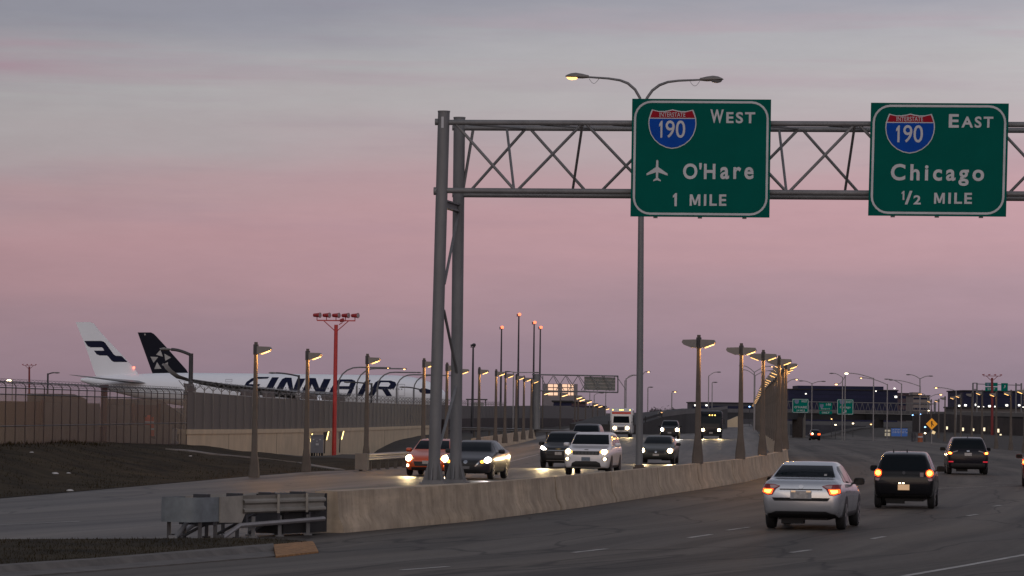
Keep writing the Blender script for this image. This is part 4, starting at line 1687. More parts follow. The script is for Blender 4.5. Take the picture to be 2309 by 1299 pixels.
def make_car(name, label, spec, paint_, near, heading, facing, scale=(1, 1, 1), wheel=(.33, .22), axles=(.93, -.95), opt=None, group=None):
    """near: ground point under the end that faces the viewer; heading: degrees right of the view axis"""
    opt = opt or {}
    L_, W_, H_, st = spec
    hd = R(heading)
    d = Vector((math.sin(hd), math.cos(hd), 0))
    ctr = Vector(near) + d * (L_ / 2 * scale[1] - .75)
    ctr.z = gz(ctr.x, ctr.y) + .005
    rz = -hd if facing else math.pi - hd
    t = thing(name, label, opt.get('cat', 'car'), ctr, rz, group)
    body, bvh, at_y = vehicle_body(spec, 'body', paint_, t, scale)
    sx, sy, sz = scale
    hl = L_ / 2

    def dec(nm, polys, axis, sgn, m_, off=.006, parent=t, maxlen=.07):
        b = MB()
        for p in polys:
            if axis == 'y':
                p2 = [(a * sx, z * sz) for a, z in p]
            elif axis == 'x':
                p2 = [((a - hl) * sy, z * sz) for a, z in p]
            vs, fs = decal_geo(bvh, p2, axis, sgn, off, maxlen)
            b.add(vs, fs)
        if b.f:
            return b.build(nm, m_, parent, smooth=50)
    # glass: found from the profile itself
    cowl = opt['cowl']
    ws_b, ws_t, rw_t, rw_b = opt['glass']         # station (y) of windscreen bottom, top, rear window top, bottom
    zb_, zs_, zt0, ws0, wt0 = at_y(ws_b)
    _, _, zt1, ws1, wt1 = at_y(ws_t)
    dec('windscreen', [[(-(wt0 * .98), zt0 + .015), (wt0 * .98, zt0 + .015), (wt1 * .93, zt1 - .02), (-(wt1 * .93), zt1 - .02)]], 'y', -1, M_GLASS)
    _, zs2, zt2, ws2, wt2 = at_y(rw_t)
    _, zs3, zt3, ws3, wt3 = at_y(rw_b)
    rwp = opt.get('rw')
    if rwp is None:
        rwp = [(-(wt3 * .97), zt3 + .01), (wt3 * .97, zt3 + .01), (wt2 * .92, zt2 - .03), (-(wt2 * .92), zt2 - .03)]
    dec('rear_window', [rwp], 'y', 1, M_GLASS)
    zr = H_ * .925
    sidew = opt.get('side')
    if sidew:
        for s in (1, -1):
            for p in sidew:
                dec('side_window', [p], 'x', s, M_GLASS)
            for yd in opt.get('doors', ()):
                dec('door_seam', [rect(yd, yd + .018, .34 * H_ / 1.5, zs_ - .02)], 'x', s, M_TRIM, .003)
            for yd in opt.get('handles', ()):
                dec('door_handle', [rect(yd, yd + .17, zs_ - .13, zs_ - .10)], 'x', s, opt.get('handle_m', M_TRIM), .02)
            dec('sill_trim', [rect(1.0, L_ - 1.0, at_y(L_ / 2)[0] + .02, at_y(L_ / 2)[0] + .12)], 'x', s, M_TRIM, .004)
    # wheels, painted shade of the arches
    wr, ww = wheel
    for ay in axles:
        yc = hl + ay * (hl - wr) * 0 + ay
        for s in (1, -1):
            dec('arch_shade', [circ(ay, wr + .01, wr + .055, 20)], 'x', s, M_TRIM, .003)  # arch is not cut: shade of the hollow painted as a black disc
            zb5, zs5, _, ws5, _ = at_y(ay)
            b = MB()
            xo = (ws5 - .005) * sx
            yc = (ay - hl) * sy
            prof = [(0, wr * .78), (.02, wr * .96), (.05, wr), (ww - .05, wr), (ww - .02, wr * .96), (ww, wr * .7)]
            b.loft([[Vector((s * (xo - w), yc + r * math.cos(2 * math.pi * k / 24), wr + r * math.sin(2 * math.pi * k / 24))) for k in range(24)] for w, r in prof])
            wo = b.build('wheel', M_TYRE, t, smooth=40)
            b = MB()
            for k in range(5):
                a = 2 * math.pi * k / 5
                for q in (-.16, .16):
                    pass
                pr = [(.05, a - .5), (wr * .66, a - .20), (wr * .66, a + .20), (.05, a + .5)]
                b.loft([[Vector((s * (xo + dx), yc + r * math.cos(an), wr + r * math.sin(an))) for r, an in pr] for dx in (-.012, .003)])
            b.loft([[Vector((s * (xo + dx), yc + r * math.cos(2 * math.pi * k / 24), wr + r * math.sin(2 * math.pi * k / 24))) for k in range(24)] for dx, r in ((-.01, wr * .74), (.002, wr * .74), (.002, wr * .66), (-.01, wr * .66))], cap=False)
            b.build('rim', opt.get('rim', M_RIM), wo)
    b = MB()
    b.box((0, 0, wr * .9), (W_ * .62 * sx, L_ * .8 * sy, .16))
    b.box((.25 * sx, L_ * .36 * sy * (1 if True else -1), .20), (.5, .35, .14))
    b.build('underbody', M_BLACK, t)
    # mirrors
    _, zsm, _, wsm, _ = at_y(opt.get('mirror_y', cowl + .35))
    for s in (1, -1):
        b = MB()
        mx, my, mz = s * (wsm + .10) * sx, (opt.get('mirror_y', cowl + .35) - hl) * sy, (zsm + opt.get('mirror_dz', .06)) * sz
        rg = []
        for k, (dy, f) in enumerate(((-.10, .35), (-.06, .8), (0, 1.0), (.06, 1.0), (.075, .9))):
            rg.append([Vector((mx + .125 * f * (abs(math.cos(a)) ** .6) * math.copysign(1, math.cos(a)), my + dy, mz + .085 * f * (abs(math.sin(a)) ** .6) * math.copysign(1, math.sin(a)))) for a in [2 * math.pi * j / 16 + .01 for j in range(16)]])
        b.loft(rg)
        b.box((s * (wsm - .02) * sx, my, mz - .05), (.14, .06, .04))
        mo = b.build('mirror', opt.get('mirror_m', paint_), t, smooth=50)
        c = MB()
        c.prism([(-.105, -.065), (.105, -.065), (.105, .065), (-.105, .065)], lambda a, z, q: Vector((mx + a, my + q, mz + z)), .076, .08)
        c.build('mirror_glass', M_GLASS, mo)
    for nm, polys, axis, sgn, m_, *rest in opt.get('decals', ()):
        if axis == 'light':
            continue
        for p in polys:
            dec(nm, [p], axis, sgn, m_, rest[0] if rest else .008, maxlen=.05)
    # beams of the lit headlamps
    for (x, z, pw, colr, pitch) in opt.get('beams', ()):
        li = bpy.data.lights.new('headlight_beam', 'SPOT')
        li.energy = pw
        li.color = colr
        li.spot_size = R(70)
        li.spot_blend = .8
        li.shadow_soft_size = .08
        lo = bpy.data.objects.new('headlight_beam', li)
        COL.objects.link(lo)
        lo.parent = t
        lo.location = (x * sx, -hl * sy - .05, z * sz)
        lo.rotation_euler = (R(90 - pitch), 0, R(180))
    for x, y, z in opt.get('aerial', ()):
        b = MB()
        b.loft([[Vector((x - .02, y - hl, z)), Vector((x + .02, y - hl, z)), Vector((x + .02, y - hl + .14, z)), Vector((x - .02, y - hl + .14, z))],
                [Vector((x - .005, y - hl + .10, z + .09)), Vector((x + .005, y - hl + .10, z + .09)), Vector((x + .005, y - hl + .15, z + .09)), Vector((x - .005, y - hl + .15, z + .09))]])
        b.build('roof_aerial', M_TRIM, t)
    return t


def lamp_disc(x, z, r, sx=1.0):
    return circ(x, z, r, 14, sx)


WARM = (1.0, .72, .36)
COOL = (1.0, .90, .80)
sedan_side = [[(1.72, .985), (2.28, .99), (2.28, 1.375), (2.10, 1.345)], [(2.36, .99), (3.20, 1.01), (3.42, 1.36), (2.36, 1.385)], [(3.28, 1.015), (3.75, 1.04), (3.62, 1.27), (3.49, 1.34)]]
suv_side = [[(1.66, 1.09), (2.35, 1.10), (2.35, 1.575), (2.12, 1.56)], [(2.43, 1.10), (3.30, 1.11), (3.30, 1.57), (2.43, 1.58)], [(3.38, 1.12), (3.98, 1.17), (3.80, 1.50), (3.38, 1.56)]]
boxy_side = [[(1.80, 1.18), (2.50, 1.19), (2.50, 1.66), (2.24, 1.64)], [(2.58, 1.19), (3.45, 1.20), (3.45, 1.65), (2.58, 1.665)], [(3.53, 1.21), (4.35, 1.25), (4.20, 1.58), (3.53, 1.64)]]
hatch_side = [[(1.55, 1.03), (2.05, 1.04), (2.05, 1.41), (1.88, 1.39)], [(2.12, 1.04), (2.95, 1.06), (2.95, 1.42), (2.12, 1.42)], [(3.02, 1.07), (3.55, 1.12), (3.45, 1.34), (3.02, 1.41)]]

# ---- silver sedan, receding ------------------------------------------------
tail_out = [(.47, .95), (.62, .985), (.86, .99), (.88, .80), (.74, .745), (.64, .76), (.56, .885)]
g = ground(1814, 1194)
dec_rear = [
    ('trunk_seam', [[(-.66, .70), (-.60, .63), (.60, .63), (.66, .70), (.63, .70), (.58, .645), (-.58, .645), (-.63, .70)]], 'y', 1, M_TRIM, .004),
    ('tail_lamp', sym(tail_out), 'y', 1, M_TAILD, .010),
    ('tail_lamp_inner', sym([(.50, .945), (.62, .968), (.70, .966), (.68, .90), (.60, .90)]), 'y', 1, M_TAILP, .016),
    ('brake_lamp', sym([(.62, .885), (.85, .89), (.86, .815), (.74, .765), (.66, .78)]), 'y', 1, M_TAIL, .018),
    ('brake_lamp_core', sym([(.66, .865), (.81, .865), (.81, .82), (.73, .795), (.69, .80)]), 'y', 1, M_TAILC, .024),
    ('chrome_strip', [rect(-.48, .48, .865, .89)], 'y', 1, M_DARK, .012),
    ('emblem', [circ(0, .935, .042, 16, 1.3)], 'y', 1, M_CHROME, .012),
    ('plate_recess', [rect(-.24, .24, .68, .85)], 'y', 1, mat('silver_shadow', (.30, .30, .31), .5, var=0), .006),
    ('license_plate', [rect(-.16, .16, .69, .835)], 'y', 1, M_PLATE, .014),
    ('plate_lamp', [rect(-.22, -.12, .82, .85), rect(.12, .22, .82, .85)], 'y', 1, M_PLATEL, .018),
    ('lower_bumper', [[(-.80, .22), (.80, .22), (.76, .34), (.56, .41), (-.56, .41), (-.76, .34)]], 'y', 1, M_TRIM, .008),
    ('window_sticker', [rect(-.50, -.44, 1.16, 1.20)], 'y', 1, M_PLATE, .012),
]
make_car('silver_sedan', 'silver four-door sedan with red tail lamps lit, nearest car on the right carriageway', SEDAN, paint('silver_paint', (.50, .52, .55), .27, .65), g, 11.5, False,
         scale=(1, 1, 1.04), wheel=(.335, .23), axles=(.93, 3.72),
         opt=dict(cowl=1.35, glass=(1.40, 2.15, 3.55, 4.22), side=sedan_side, doors=(2.32, 3.24), handles=(2.95, 3.6), handle_m=M_CHROME, decals=dec_rear, mirror_m=M_TRIM, mirror_y=1.95, mirror_dz=.07))

# ---- black hatchback, receding ----------------------------------------------
g = ground(2040, 1146)
M_BLKP = paint('black_paint', (.012, .012, .014), .15, .0)
tl_h = [(.60, 1.04), (.74, 1.06), (.80, .98), (.80, .80), (.70, .76), (.63, .85)]
make_car('black_hatchback', 'black hatchback with round glowing tail lamps and a lit licence plate', HATCH, M_BLKP, g, 9.0, False, scale=(1, 1, 1.04), wheel=(.31, .21), axles=(.80, 3.33),
         opt=dict(cowl=1.15, glass=(1.22, 1.9, 3.70, 3.95), side=hatch_side, doors=(2.08, 2.98), handles=(2.75, 3.2), mirror_m=M_BLKP, mirror_y=1.6,
                  rw=[(-.66, 1.02), (.66, 1.02), (.575, 1.42), (.40, 1.44), (-.40, 1.44), (-.575, 1.42)],
                  aerial=((-.05, 3.1, 1.575), (.33, 3.1, 1.565)),
                  decals=[('tail_lamp', sym(tl_h), 'y', 1, M_TAILD, .012), ('tail_lamp_clear', sym([(.66, .80), (.78, .83), (.78, .76), (.70, .745)]), 'y', 1, M_TAILP, .018),
                          ('brake_lamp', sym(circ(.71, .95, .095, 16)), 'y', 1, M_TAIL, .020), ('brake_lamp_core', sym(circ(.71, .95, .062, 16)), 'y', 1, M_TAILC, .027),
                          ('license_plate', [rect(-.16, .16, .50, .65)], 'y', 1, M_PLATEL, .014),  # plate glows by itself, standing in for light from the plate lamps
                          ('plate_lamp', [rect(-.02, .04, .67, .70), rect(.08, .14, .67, .70)], 'y', 1, M_WARM, .02),
                          ('bumper_seam', [rect(-.72, .72, .70, .715)], 'y', 1, M_TRIM, .004), ('sticker', [rect(-.55, -.45, .86, .97)], 'y', 1, mat('sticker', (.30, .22, .22), .5, var=.2), .012),
                          ('lower_bumper', [rect(-.62, .62, .24, .38)], 'y', 1, M_TRIM, .008), ('emblem', [circ(0, .96, .045, 12)], 'y', 1, M_DARK, .012)]))

# ---- dark crossover, receding ------------------------------------------------
g = ground(2181, 1070)
tl_s = [(.50, 1.01), (.80, 1.08), (.88, 1.02), (.88, .90), (.78, .89), (.66, .96)]
make_car('dark_crossover', 'black crossover with lit tail lamps, third car ahead on the right carriageway', SUV, paint('ink_paint', (.013, .013, .018), .2, .1), g, 4.5, False, wheel=(.35, .23), axles=(.90, 3.62),
         opt=dict(cowl=1.25, glass=(1.30, 1.95, 4.05, 4.40), side=suv_side, doors=(2.4, 3.34), handles=(2.95, 3.6), mirror_y=1.85, mirror_m=M_TRIM,
                  rw=[(-.72, 1.16), (.72, 1.16), (.61, 1.58), (-.61, 1.58)], aerial=((0, 3.7, 1.67),),
                  decals=[('tail_lamp', sym([(.66, .98), (.88, 1.04), (.88, .90), (.72, .89)]), 'y', 1, M_TAILD, .012), ('tail_lamp_strip', sym([(.45, 1.04), (.66, .985), (.70, 1.01), (.48, 1.07)]), 'y', 1, M_LENSG, .014),
                          ('brake_lamp', sym([(.70, .97), (.87, 1.02), (.87, .91), (.74, .90)]), 'y', 1, M_TAIL, .018), ('brake_lamp_core', sym(circ(.80, .955, .045, 12, 1.3)), 'y', 1, M_TAILC, .025),
                          ('license_plate', [rect(-.16, .16, .84, .97)], 'y', 1, M_PLATE, .014), ('glowing_reflector', sym(rect(.66, .86, .55, .60)), 'y', 1, em('glowing_reflector', (1, .03, .06), .5, (.3, .01, .02)), .012),  # reflectors given their own glow in place of returned light
                          ('lower_bumper', [rect(-.75, .75, .27, .50)], 'y', 1, M_TRIM, .008), ('emblem', [circ(0, 1.05, .035, 12, 2)], 'y', 1, M_CHROME, .012)]))
# ---- red car entering at the right edge ----------------------------------------
g = ground(2360, 1098)
make_car('red_crossover', 'red crossover cut off by the right edge of the picture', SUV, paint('red_car_paint', (.16, .010, .012), .25, .2), g, 8.0, False, wheel=(.35, .23), axles=(.90, 3.62),
         opt=dict(cowl=1.25, glass=(1.30, 1.95, 4.05, 4.40), side=suv_side, mirror_y=1.85, rw=[(-.72, 1.16), (.72, 1.16), (.61, 1.58), (-.61, 1.58)],
                  decals=[('tail_lamp', sym([(.70, 1.02), (.90, 1.10), (.90, .78), (.78, .78)]), 'y', 1, M_TAILD, .012), ('brake_lamp', sym([(.74, .98), (.89, 1.02), (.89, .84), (.78, .84)]), 'y', 1, M_TAIL, .018),
                          ('brake_lamp_core', sym(circ(.82, .92, .05)), 'y', 1, M_TAILC, .025), ('license_plate', [rect(-.16, .16, .78, .92)], 'y', 1, M_PLATE, .014),
                          ('lower_bumper', [rect(-.75, .75, .27, .5)], 'y', 1, M_TRIM, .008)]))

# ---- white SUV, oncoming ---------------------------------------------------------
g = ground(1326, 1071)
hl_j = [(.56, .93), (.60, 1.02), (.90, 1.01), (.91, .93), (.80, .88), (.60, .89)]
make_car('white_suv', 'white SUV with black grille, headlamps and fog lamps lit, oncoming', BOXY, paint('white_paint', (.66, .66, .68), .3, .0), g, 8.5, True, scale=(1.0, 1, 1.0), wheel=(.38, .25), axles=(.92, 3.85),
         opt=dict(cowl=1.40, glass=(1.45, 2.08, 4.35, 4.62), side=boxy_side, doors=(2.54, 3.49), handles=(3.15, 4.0), rw=None, mirror_y=1.95, mirror_dz=.10, rim=M_DARK,
                  decals=[('grille', [[(-.54, .83), (.54, .83), (.565, .98), (-.565, .98)]], 'y', -1, M_TRIM, .010)] +
                         [('grille_slot', [rect(-.49 + .145 * k, -.40 + .145 * k, .85, .965)], 'y', -1, mat('slot_grey', (.03, .03, .032), .4, var=0), .016) for k in range(7)] +
                         [('headlight', sym(hl_j), 'y', -1, M_GLOWL, .012), ('headlight_bulb', sym(lamp_disc(.745, .955, .085, 1.2)), 'y', -1, M_HEAD, .022), ('indicator', sym(rect(.58, .645, .92, .985)), 'y', -1, M_AMBER, .02),
                          ('fog_light_surround', sym([(.64, .72), (.90, .74), (.86, .62), (.68, .60)]), 'y', -1, M_LENSG, .010), ('fog_light', sym(circ(.77, .665, .055)), 'y', -1, M_FOG, .02),
                          ('lower_intake', [[(-.62, .34), (.62, .34), (.58, .50), (.42, .575), (-.42, .575), (-.58, .50)]], 'y', -1, M_TRIM, .010),
                          ('license_plate', [rect(-.19, .17, .585, .74)], 'y', -1, M_PLATEB, .016), ('emblem', [rect(-.08, .08, 1.03, 1.05)], 'y', -1, M_DARK, .012)],
                  beams=((.745, .955, 300, WARM, 4), (-.745, .955, 300, WARM, 4))))

# ---- dark grey crossover with bow-tie emblem -------------------------------------
g = ground(1263, 1055)
hl_c = [(.52, .86), (.60, .90), (.84, 1.0), (.87, .95), (.74, .84), (.58, .80)]
bow = [(-.13, .87), (-.04, .87), (-.04, .89), (.05, .89), (.05, .87), (.12, .87), (.13, .85), (.05, .85), (.05, .83), (-.05, .83), (-.05, .85), (-.14, .85)]
make_car('grey_crossover', 'dark grey crossover partly behind the white SUV, oncoming with headlamps on', SUV, paint('graphite_paint', (.030, .031, .034), .3, .4), g, 8.0, True, scale=(1, 1, 1.0), wheel=(.34, .23), axles=(.88, 3.6),
         opt=dict(cowl=1.25, glass=(1.30, 1.95, 4.05, 4.40), side=suv_side, doors=(2.4, 3.34), mirror_y=1.80, mirror_m=M_TRIM,
                  decals=[('grille', [[(-.48, .62), (.48, .62), (.56, .80), (-.56, .80)]], 'y', -1, M_TRIM, .010), ('lower_intake', [[(-.6, .36), (.6, .36), (.55, .58), (-.55, .58)]], 'y', -1, M_TRIM, .010),
                          ('grille_bar', [rect(-.5, .5, .795, .815)], 'y', -1, M_CHROME, .014), ('headlight', sym(hl_c), 'y', -1, M_GLOWL, .012), ('headlight_bulb', sym([(.57, .83), (.63, .915), (.83, .985), (.83, .90), (.72, .82)]), 'y', -1, M_HEADW, .022),
                          ('license_plate', [rect(-.16, .16, .60, .73)], 'y', -1, M_PLATE, .018), ('emblem', [bow], 'y', -1, mat('gold_emblem', (.55, .38, .14), .3, metal=.8, var=0), .02),
                          ('chin', [rect(-.55, .55, .33, .36)], 'y', -1, M_LENSG, .014)],
                  beams=((.72, .9, 500, WARM, 5), (-.72, .9, 500, WARM, 5))))

# ---- orange-red car behind the gantry legs ----------------------------------------
g = ground(967, 1074)
hl_o = [(.50, .70), (.60, .74), (.86, .80), (.86, .70), (.74, .64), (.56, .64)]
make_car('orange_car', 'orange-red compact car with blazing headlamp, half hidden by the gantry posts', SEDAN, paint('orange_paint', (.56, .085, .022), .3, .1), g + Vector((0, .8, 0)), 8.5, True, scale=(1.0, .92, .99), wheel=(.32, .21), axles=(.93, 3.72),
         opt=dict(cowl=1.35, glass=(1.40, 2.15, 3.55, 4.22), side=sedan_side, doors=(2.32, 3.24), mirror_y=1.95,
                  decals=[('grille', [[(-.45, .40), (.45, .40), (.52, .58), (-.52, .58)]], 'y', -1, M_TRIM, .01), ('lower_intake', [rect(-.6, .6, .25, .36)], 'y', -1, M_TRIM, .01),
                          ('headlight', sym(hl_o), 'y', -1, M_GLOWL, .012), ('headlight_bulb', sym(circ(.72, .70, .11, 14, 1.1)), 'y', -1, em('headlight_blaze', (1.0, .80, .42), 42), .022),
                          ('indicator', [rect(.50, .62, .66, .70)], 'y', -1, M_AMBER, .016),
                          ('fog_light', sym(circ(.74, .42, .055, 12, .8)), 'y', -1, M_FOG, .02), ('license_plate', [rect(-.16, .16, .48, .60)], 'y', -1, M_PLATE, .016)],
                  beams=((.72, .7, 300, WARM, 5), (-.72, .7, 300, WARM, 5))))

# ---- dark sedan right of the gantry legs ------------------------------------------
g = ground(1057, 1081)
vgr = [(.62, .735), (.56, .74), (.34, .50), (.40, .50)]
make_car('dark_sedan', 'dark grey sedan with chrome V grille right of the gantry posts, headlamps on', SEDAN, paint('slate_paint', (.05, .05, .056), .28, .5), g, 10.0, True, scale=(1.02, 1, 1.0), wheel=(.34, .23), axles=(.93, 3.72),
         opt=dict(cowl=1.35, glass=(1.40, 2.15, 3.55, 4.22), side=sedan_side, doors=(2.32, 3.24), handles=(2.95, 3.6), handle_m=M_CHROME, mirror_m=M_TRIM, mirror_y=1.95, mirror_dz=.09,
                  decals=[('grille', [[(-.36, .46), (.36, .46), (.52, .71), (-.52, .71)]], 'y', -1, M_TRIM, .008), ('chrome_strip', sym(vgr), 'y', -1, M_CHROME, .014),
                          ('headlight', sym([(.56, .67), (.70, .75), (.87, .80), (.88, .72), (.76, .66), (.60, .62)]), 'y', -1, M_GLOWL, .010), ('headlight_bulb', sym(circ(.78, .73, .095)), 'y', -1, M_HEADW, .022),
                          ('indicator', sym(circ(.62, .665, .052, 12, 1.3)), 'y', -1, M_AMBER, .018), ('emblem', [circ(0, .655, .06, 16, 1.3)], 'y', -1, M_CHROME, .016),
                          ('license_plate', [rect(-.16, .16, .40, .50)], 'y', -1, mat('plate_dark', (.12, .12, .13), .5, var=.2), .016),
                          ('lower_intake', [[(-.8, .23), (.8, .23), (.70, .36), (-.70, .36)]], 'y', -1, M_TRIM, .010)],
                  beams=((.78, .73, 120, COOL, 5),)))

# ---- grey-green sedan behind the tall lamp pole --------------------------------------
g = ground(1481, 1046)
make_car('green_sedan', 'grey-green sedan partly hidden by the tall lamp pole, one headlamp visible', SEDAN, paint('sage_paint', (.060, .066, .062), .35, .4), g, 6.5, True, scale=(1.0, 1, .98), wheel=(.33, .22), axles=(.93, 3.72),
         opt=dict(cowl=1.35, glass=(1.40, 2.15, 3.55, 4.22), side=sedan_side, mirror_y=1.95, mirror_m=M_TRIM,
                  decals=[('grille', [[(-.44, .54), (.44, .54), (.40, .68), (-.40, .68)]], 'y', -1, M_TRIM, .008), ('headlight', sym([(.52, .66), (.66, .76), (.86, .78), (.86, .66), (.62, .60)]), 'y', -1, M_GLOWL, .010),
                          ('headlight_bulb', sym(circ(.70, .68, .11)), 'y', -1, M_HEAD, .022), ('emblem', [circ(0, .62, .05, 14, 1.2)], 'y', -1, M_CHROME, .014),
                          ('license_plate', [rect(-.16, .16, .42, .52)], 'y', -1, M_PLATE, .016), ('lower_intake', [rect(-.78, .78, .2, .36)], 'y', -1, M_TRIM, .010)],
                  beams=((.70, .68, 300, WARM, 5), (-.70, .68, 300, WARM, 5))))

# ---- dark van roof behind the two SUVs ---------------------------------------------------
p = at(1318, 1000, 208)
make_car('dark_minivan', 'dark minivan whose roof and windscreen show above the white SUV', BOXY, paint('navy_paint', (.022, .024, .03), .3, .3), (p.x, p.y, 0), 6.5, True, scale=(.96, 1, 1.08), wheel=(.36, .23), axles=(.92, 3.85),
         opt=dict(cowl=1.40, glass=(1.45, 2.08, 4.35, 4.62), side=boxy_side, mirror_y=1.95,
                  decals=[('grille', [rect(-.5, .5, .7, .9)], 'y', -1, M_TRIM, .01), ('headlight', sym(rect(.6, .88, .86, 1.0)), 'y', -1, M_GLOWL, .012), ('license_plate', [rect(-.16, .16, .5, .62)], 'y', -1, M_PLATE, .016)]))

# ---- distant boxy SUV with dazzling white lamps ----------------------------------------------
g = ground(1510, 990)
make_car('distant_suv', 'dark boxy SUV with dazzling white headlamps near the ramp wall', BOXY, paint('charcoal_paint', (.03, .032, .036), .3, .3), g, 4.0, True, scale=(1.0, 1, 1.06), wheel=(.38, .25), axles=(.92, 3.85),
         opt=dict(cowl=1.40, glass=(1.45, 2.08, 4.35, 4.62), side=boxy_side, mirror_y=1.95, mirror_m=M_TRIM,
                  decals=[('grille', [rect(-.45, .45, .75, .98)], 'y', -1, M_TRIM, .01), ('headlight', sym(rect(.52, .90, .80, 1.0)), 'y', -1, M_GLOWL, .012), ('headlight_bulb', sym(circ(.74, .87, .14)), 'y', -1, M_HEADW, .022),
                          ('license_plate', [rect(-.18, .18, .52, .64)], 'y', -1, M_PLATE, .016), ('lower_intake', [rect(-.6, .6, .36, .5)], 'y', -1, M_TRIM, .01)],
                  beams=((.74, .87, 800, COOL, 4), (-.74, .87, 800, COOL, 4))))
# ---- far SUV under the bridge ---------------------------------------------------
g = at(1838, 990, 640)
make_car('far_suv', 'tiny dark SUV with red tail lamp far down the right carriageway', SUV, paint('ink_paint', (.02, .02, .025)), (g.x, g.y, 0), 0, False, scale=(1, 1, 1.15), wheel=(.35, .23), axles=(.9, 3.62),
         opt=dict(cowl=1.25, glass=(1.30, 1.95, 4.05, 4.40), mirror_y=1.85, rw=[(-.72, 1.16), (.72, 1.16), (.61, 1.58), (-.61, 1.58)],
                  decals=[('tail_lamp', sym(rect(.4, .86, .85, 1.10)), 'y', 1, M_TAIL, .02), ('brake_lamp', [circ(.55, 1.05, .14)], 'y', 1, M_WARM, .03)]))


# ---- buses -----------------------------------------------------------------------
def bus_body(t, L_, W_, prof, m_, y_off=0.0):
    """prof: (y, z0, z1, half width, corner radius)"""
    rings = []
    for y, z0, z1, hw, r in prof:
        rings.append([Vector((a, y, b)) for a, b in rrect(-hw, hw, z0, z1, r, 4)])
    mb = MB()
    mb.loft(rings)
    o = mb.build('body', m_, t, smooth=40)
    bm = bmesh.new()
    bm.from_mesh(o.data)
    bvh = BVHTree.FromBMesh(bm)
    bm.free()
    return o, bvh


def bus_dec(t, bvh, nm, polys, axis, sgn, m_, off=.012):
    for p in polys:
        vs, fs = decal_geo(bvh, p, axis, sgn, off, .12)
        if fs:
            b = MB()
            b.add(vs, fs)
            b.build(nm, m_, t, smooth=50)


def bus_wheels(t, hw, ys, r=.42):
    for y in ys:
        for s in (1, -1):
            b = MB()
            b.loft([[Vector((s * (hw - w), y + q * math.cos(2 * math.pi * k / 20), r + q * math.sin(2 * math.pi * k / 20))) for k in range(20)] for w, q in ((-.01, r * .8), (.03, r), (.25, r), (.28, r * .7))])
            wo = b.build('wheel', M_TYRE, t, smooth=40)
            b = MB()
            b.tube([(s * (hw + .02), y, r), (s * (hw - .02), y, r)], r * .6, 14)
            b.build('rim', M_RIM, wo)


def beam(t, x, y, z, pw, col):
    li = bpy.data.lights.new('headlight_beam', 'SPOT')
    li.energy, li.color, li.spot_size, li.spot_blend, li.shadow_soft_size = pw, col, R(70), .8, .1
    lo = bpy.data.objects.new('headlight_beam', li)
    COL.objects.link(lo)
    lo.parent = t
    lo.location = (x, y, z)
    lo.rotation_euler = (R(86), 0, R(180))


g = ground(1400, 986)
t = thing('shuttle_bus', 'white shuttle bus with red stripe, amber roof lamps and bright headlamps', 'bus', g + Vector((0, 0, gz(g.x, g.y))), -R(3.5))
WB = paint('bus_white', (.62, .60, .58), .4, 0)
o, bvh = bus_body(t, 7, 2.4, [(-.02, .45, 1.15, .70, .12), (.06, .38, 1.25, .86, .15), (.25, .36, 1.32, .95, .15), (.85, .36, 1.42, 1.0, .15), (.90, .36, 2.55, 1.06, .2), (1.0, .36, 2.95, 1.16, .22), (1.25, .36, 3.05, 1.18, .25), (7.2, .36, 3.05, 1.18, .25), (7.3, .5, 2.9, 1.1, .3)], WB)
bus_dec(t, bvh, 'windscreen', [[(-.86, 1.50), (.86, 1.50), (.80, 2.20), (-.80, 2.20)]], 'y', -1, M_GLASS)
bus_dec(t, bvh, 'red_stripe', [[(-.98, 2.42), (.98, 2.42), (1.0, 2.66), (-1.0, 2.66)]], 'y', -1, mat('stripe_red', (.58, .06, .035), .5, var=.1))
bus_dec(t, bvh, 'grille', [rect(-.36, .36, .72, 1.08)], 'y', -1, M_DARK)
bus_dec(t, bvh, 'bumper', [rect(-.9, .9, .40, .58)], 'y', -1, M_TRIM)
bus_dec(t, bvh, 'license_plate', [rect(-.16, .16, .56, .68)], 'y', -1, M_PLATE, .02)
bus_dec(t, bvh, 'headlight', sym(rect(.44, .90, .76, 1.16)), 'y', -1, M_GLOWL)
bus_dec(t, bvh, 'headlight_bulb', sym(circ(.66, .96, .165)), 'y', -1, M_HEAD, .02)
bus_dec(t, bvh, 'marker_lamp', [circ(x, 2.86, .055) for x in (-.9, -.16, .0, .16, .9)], 'y', -1, em('amber_marker', (1, .62, .15), 5), .02)
for s in (1, -1):
    bus_dec(t, bvh, 'side_window', [[(1.6 + k * 1.1, 1.6), (2.6 + k * 1.1, 1.6), (2.6 + k * 1.1, 2.3), (1.6 + k * 1.1, 2.3)] for k in range(5)], 'x', s, M_GLASS)
    b = MB()
    b.box((s * 1.32, .7, 1.45), (.12, .1, .42))
    b.tube([(s * 1.05, .8, 1.6), (s * 1.32, .72, 1.6)], .025, 6)
    b.build('mirror', M_TRIM, t)
bus_wheels(t, 1.0, (.9, 5.4))
beam(t, .66, -.1, .96, 1200, WARM)
beam(t, -.66, -.1, .96, 1200, WARM)

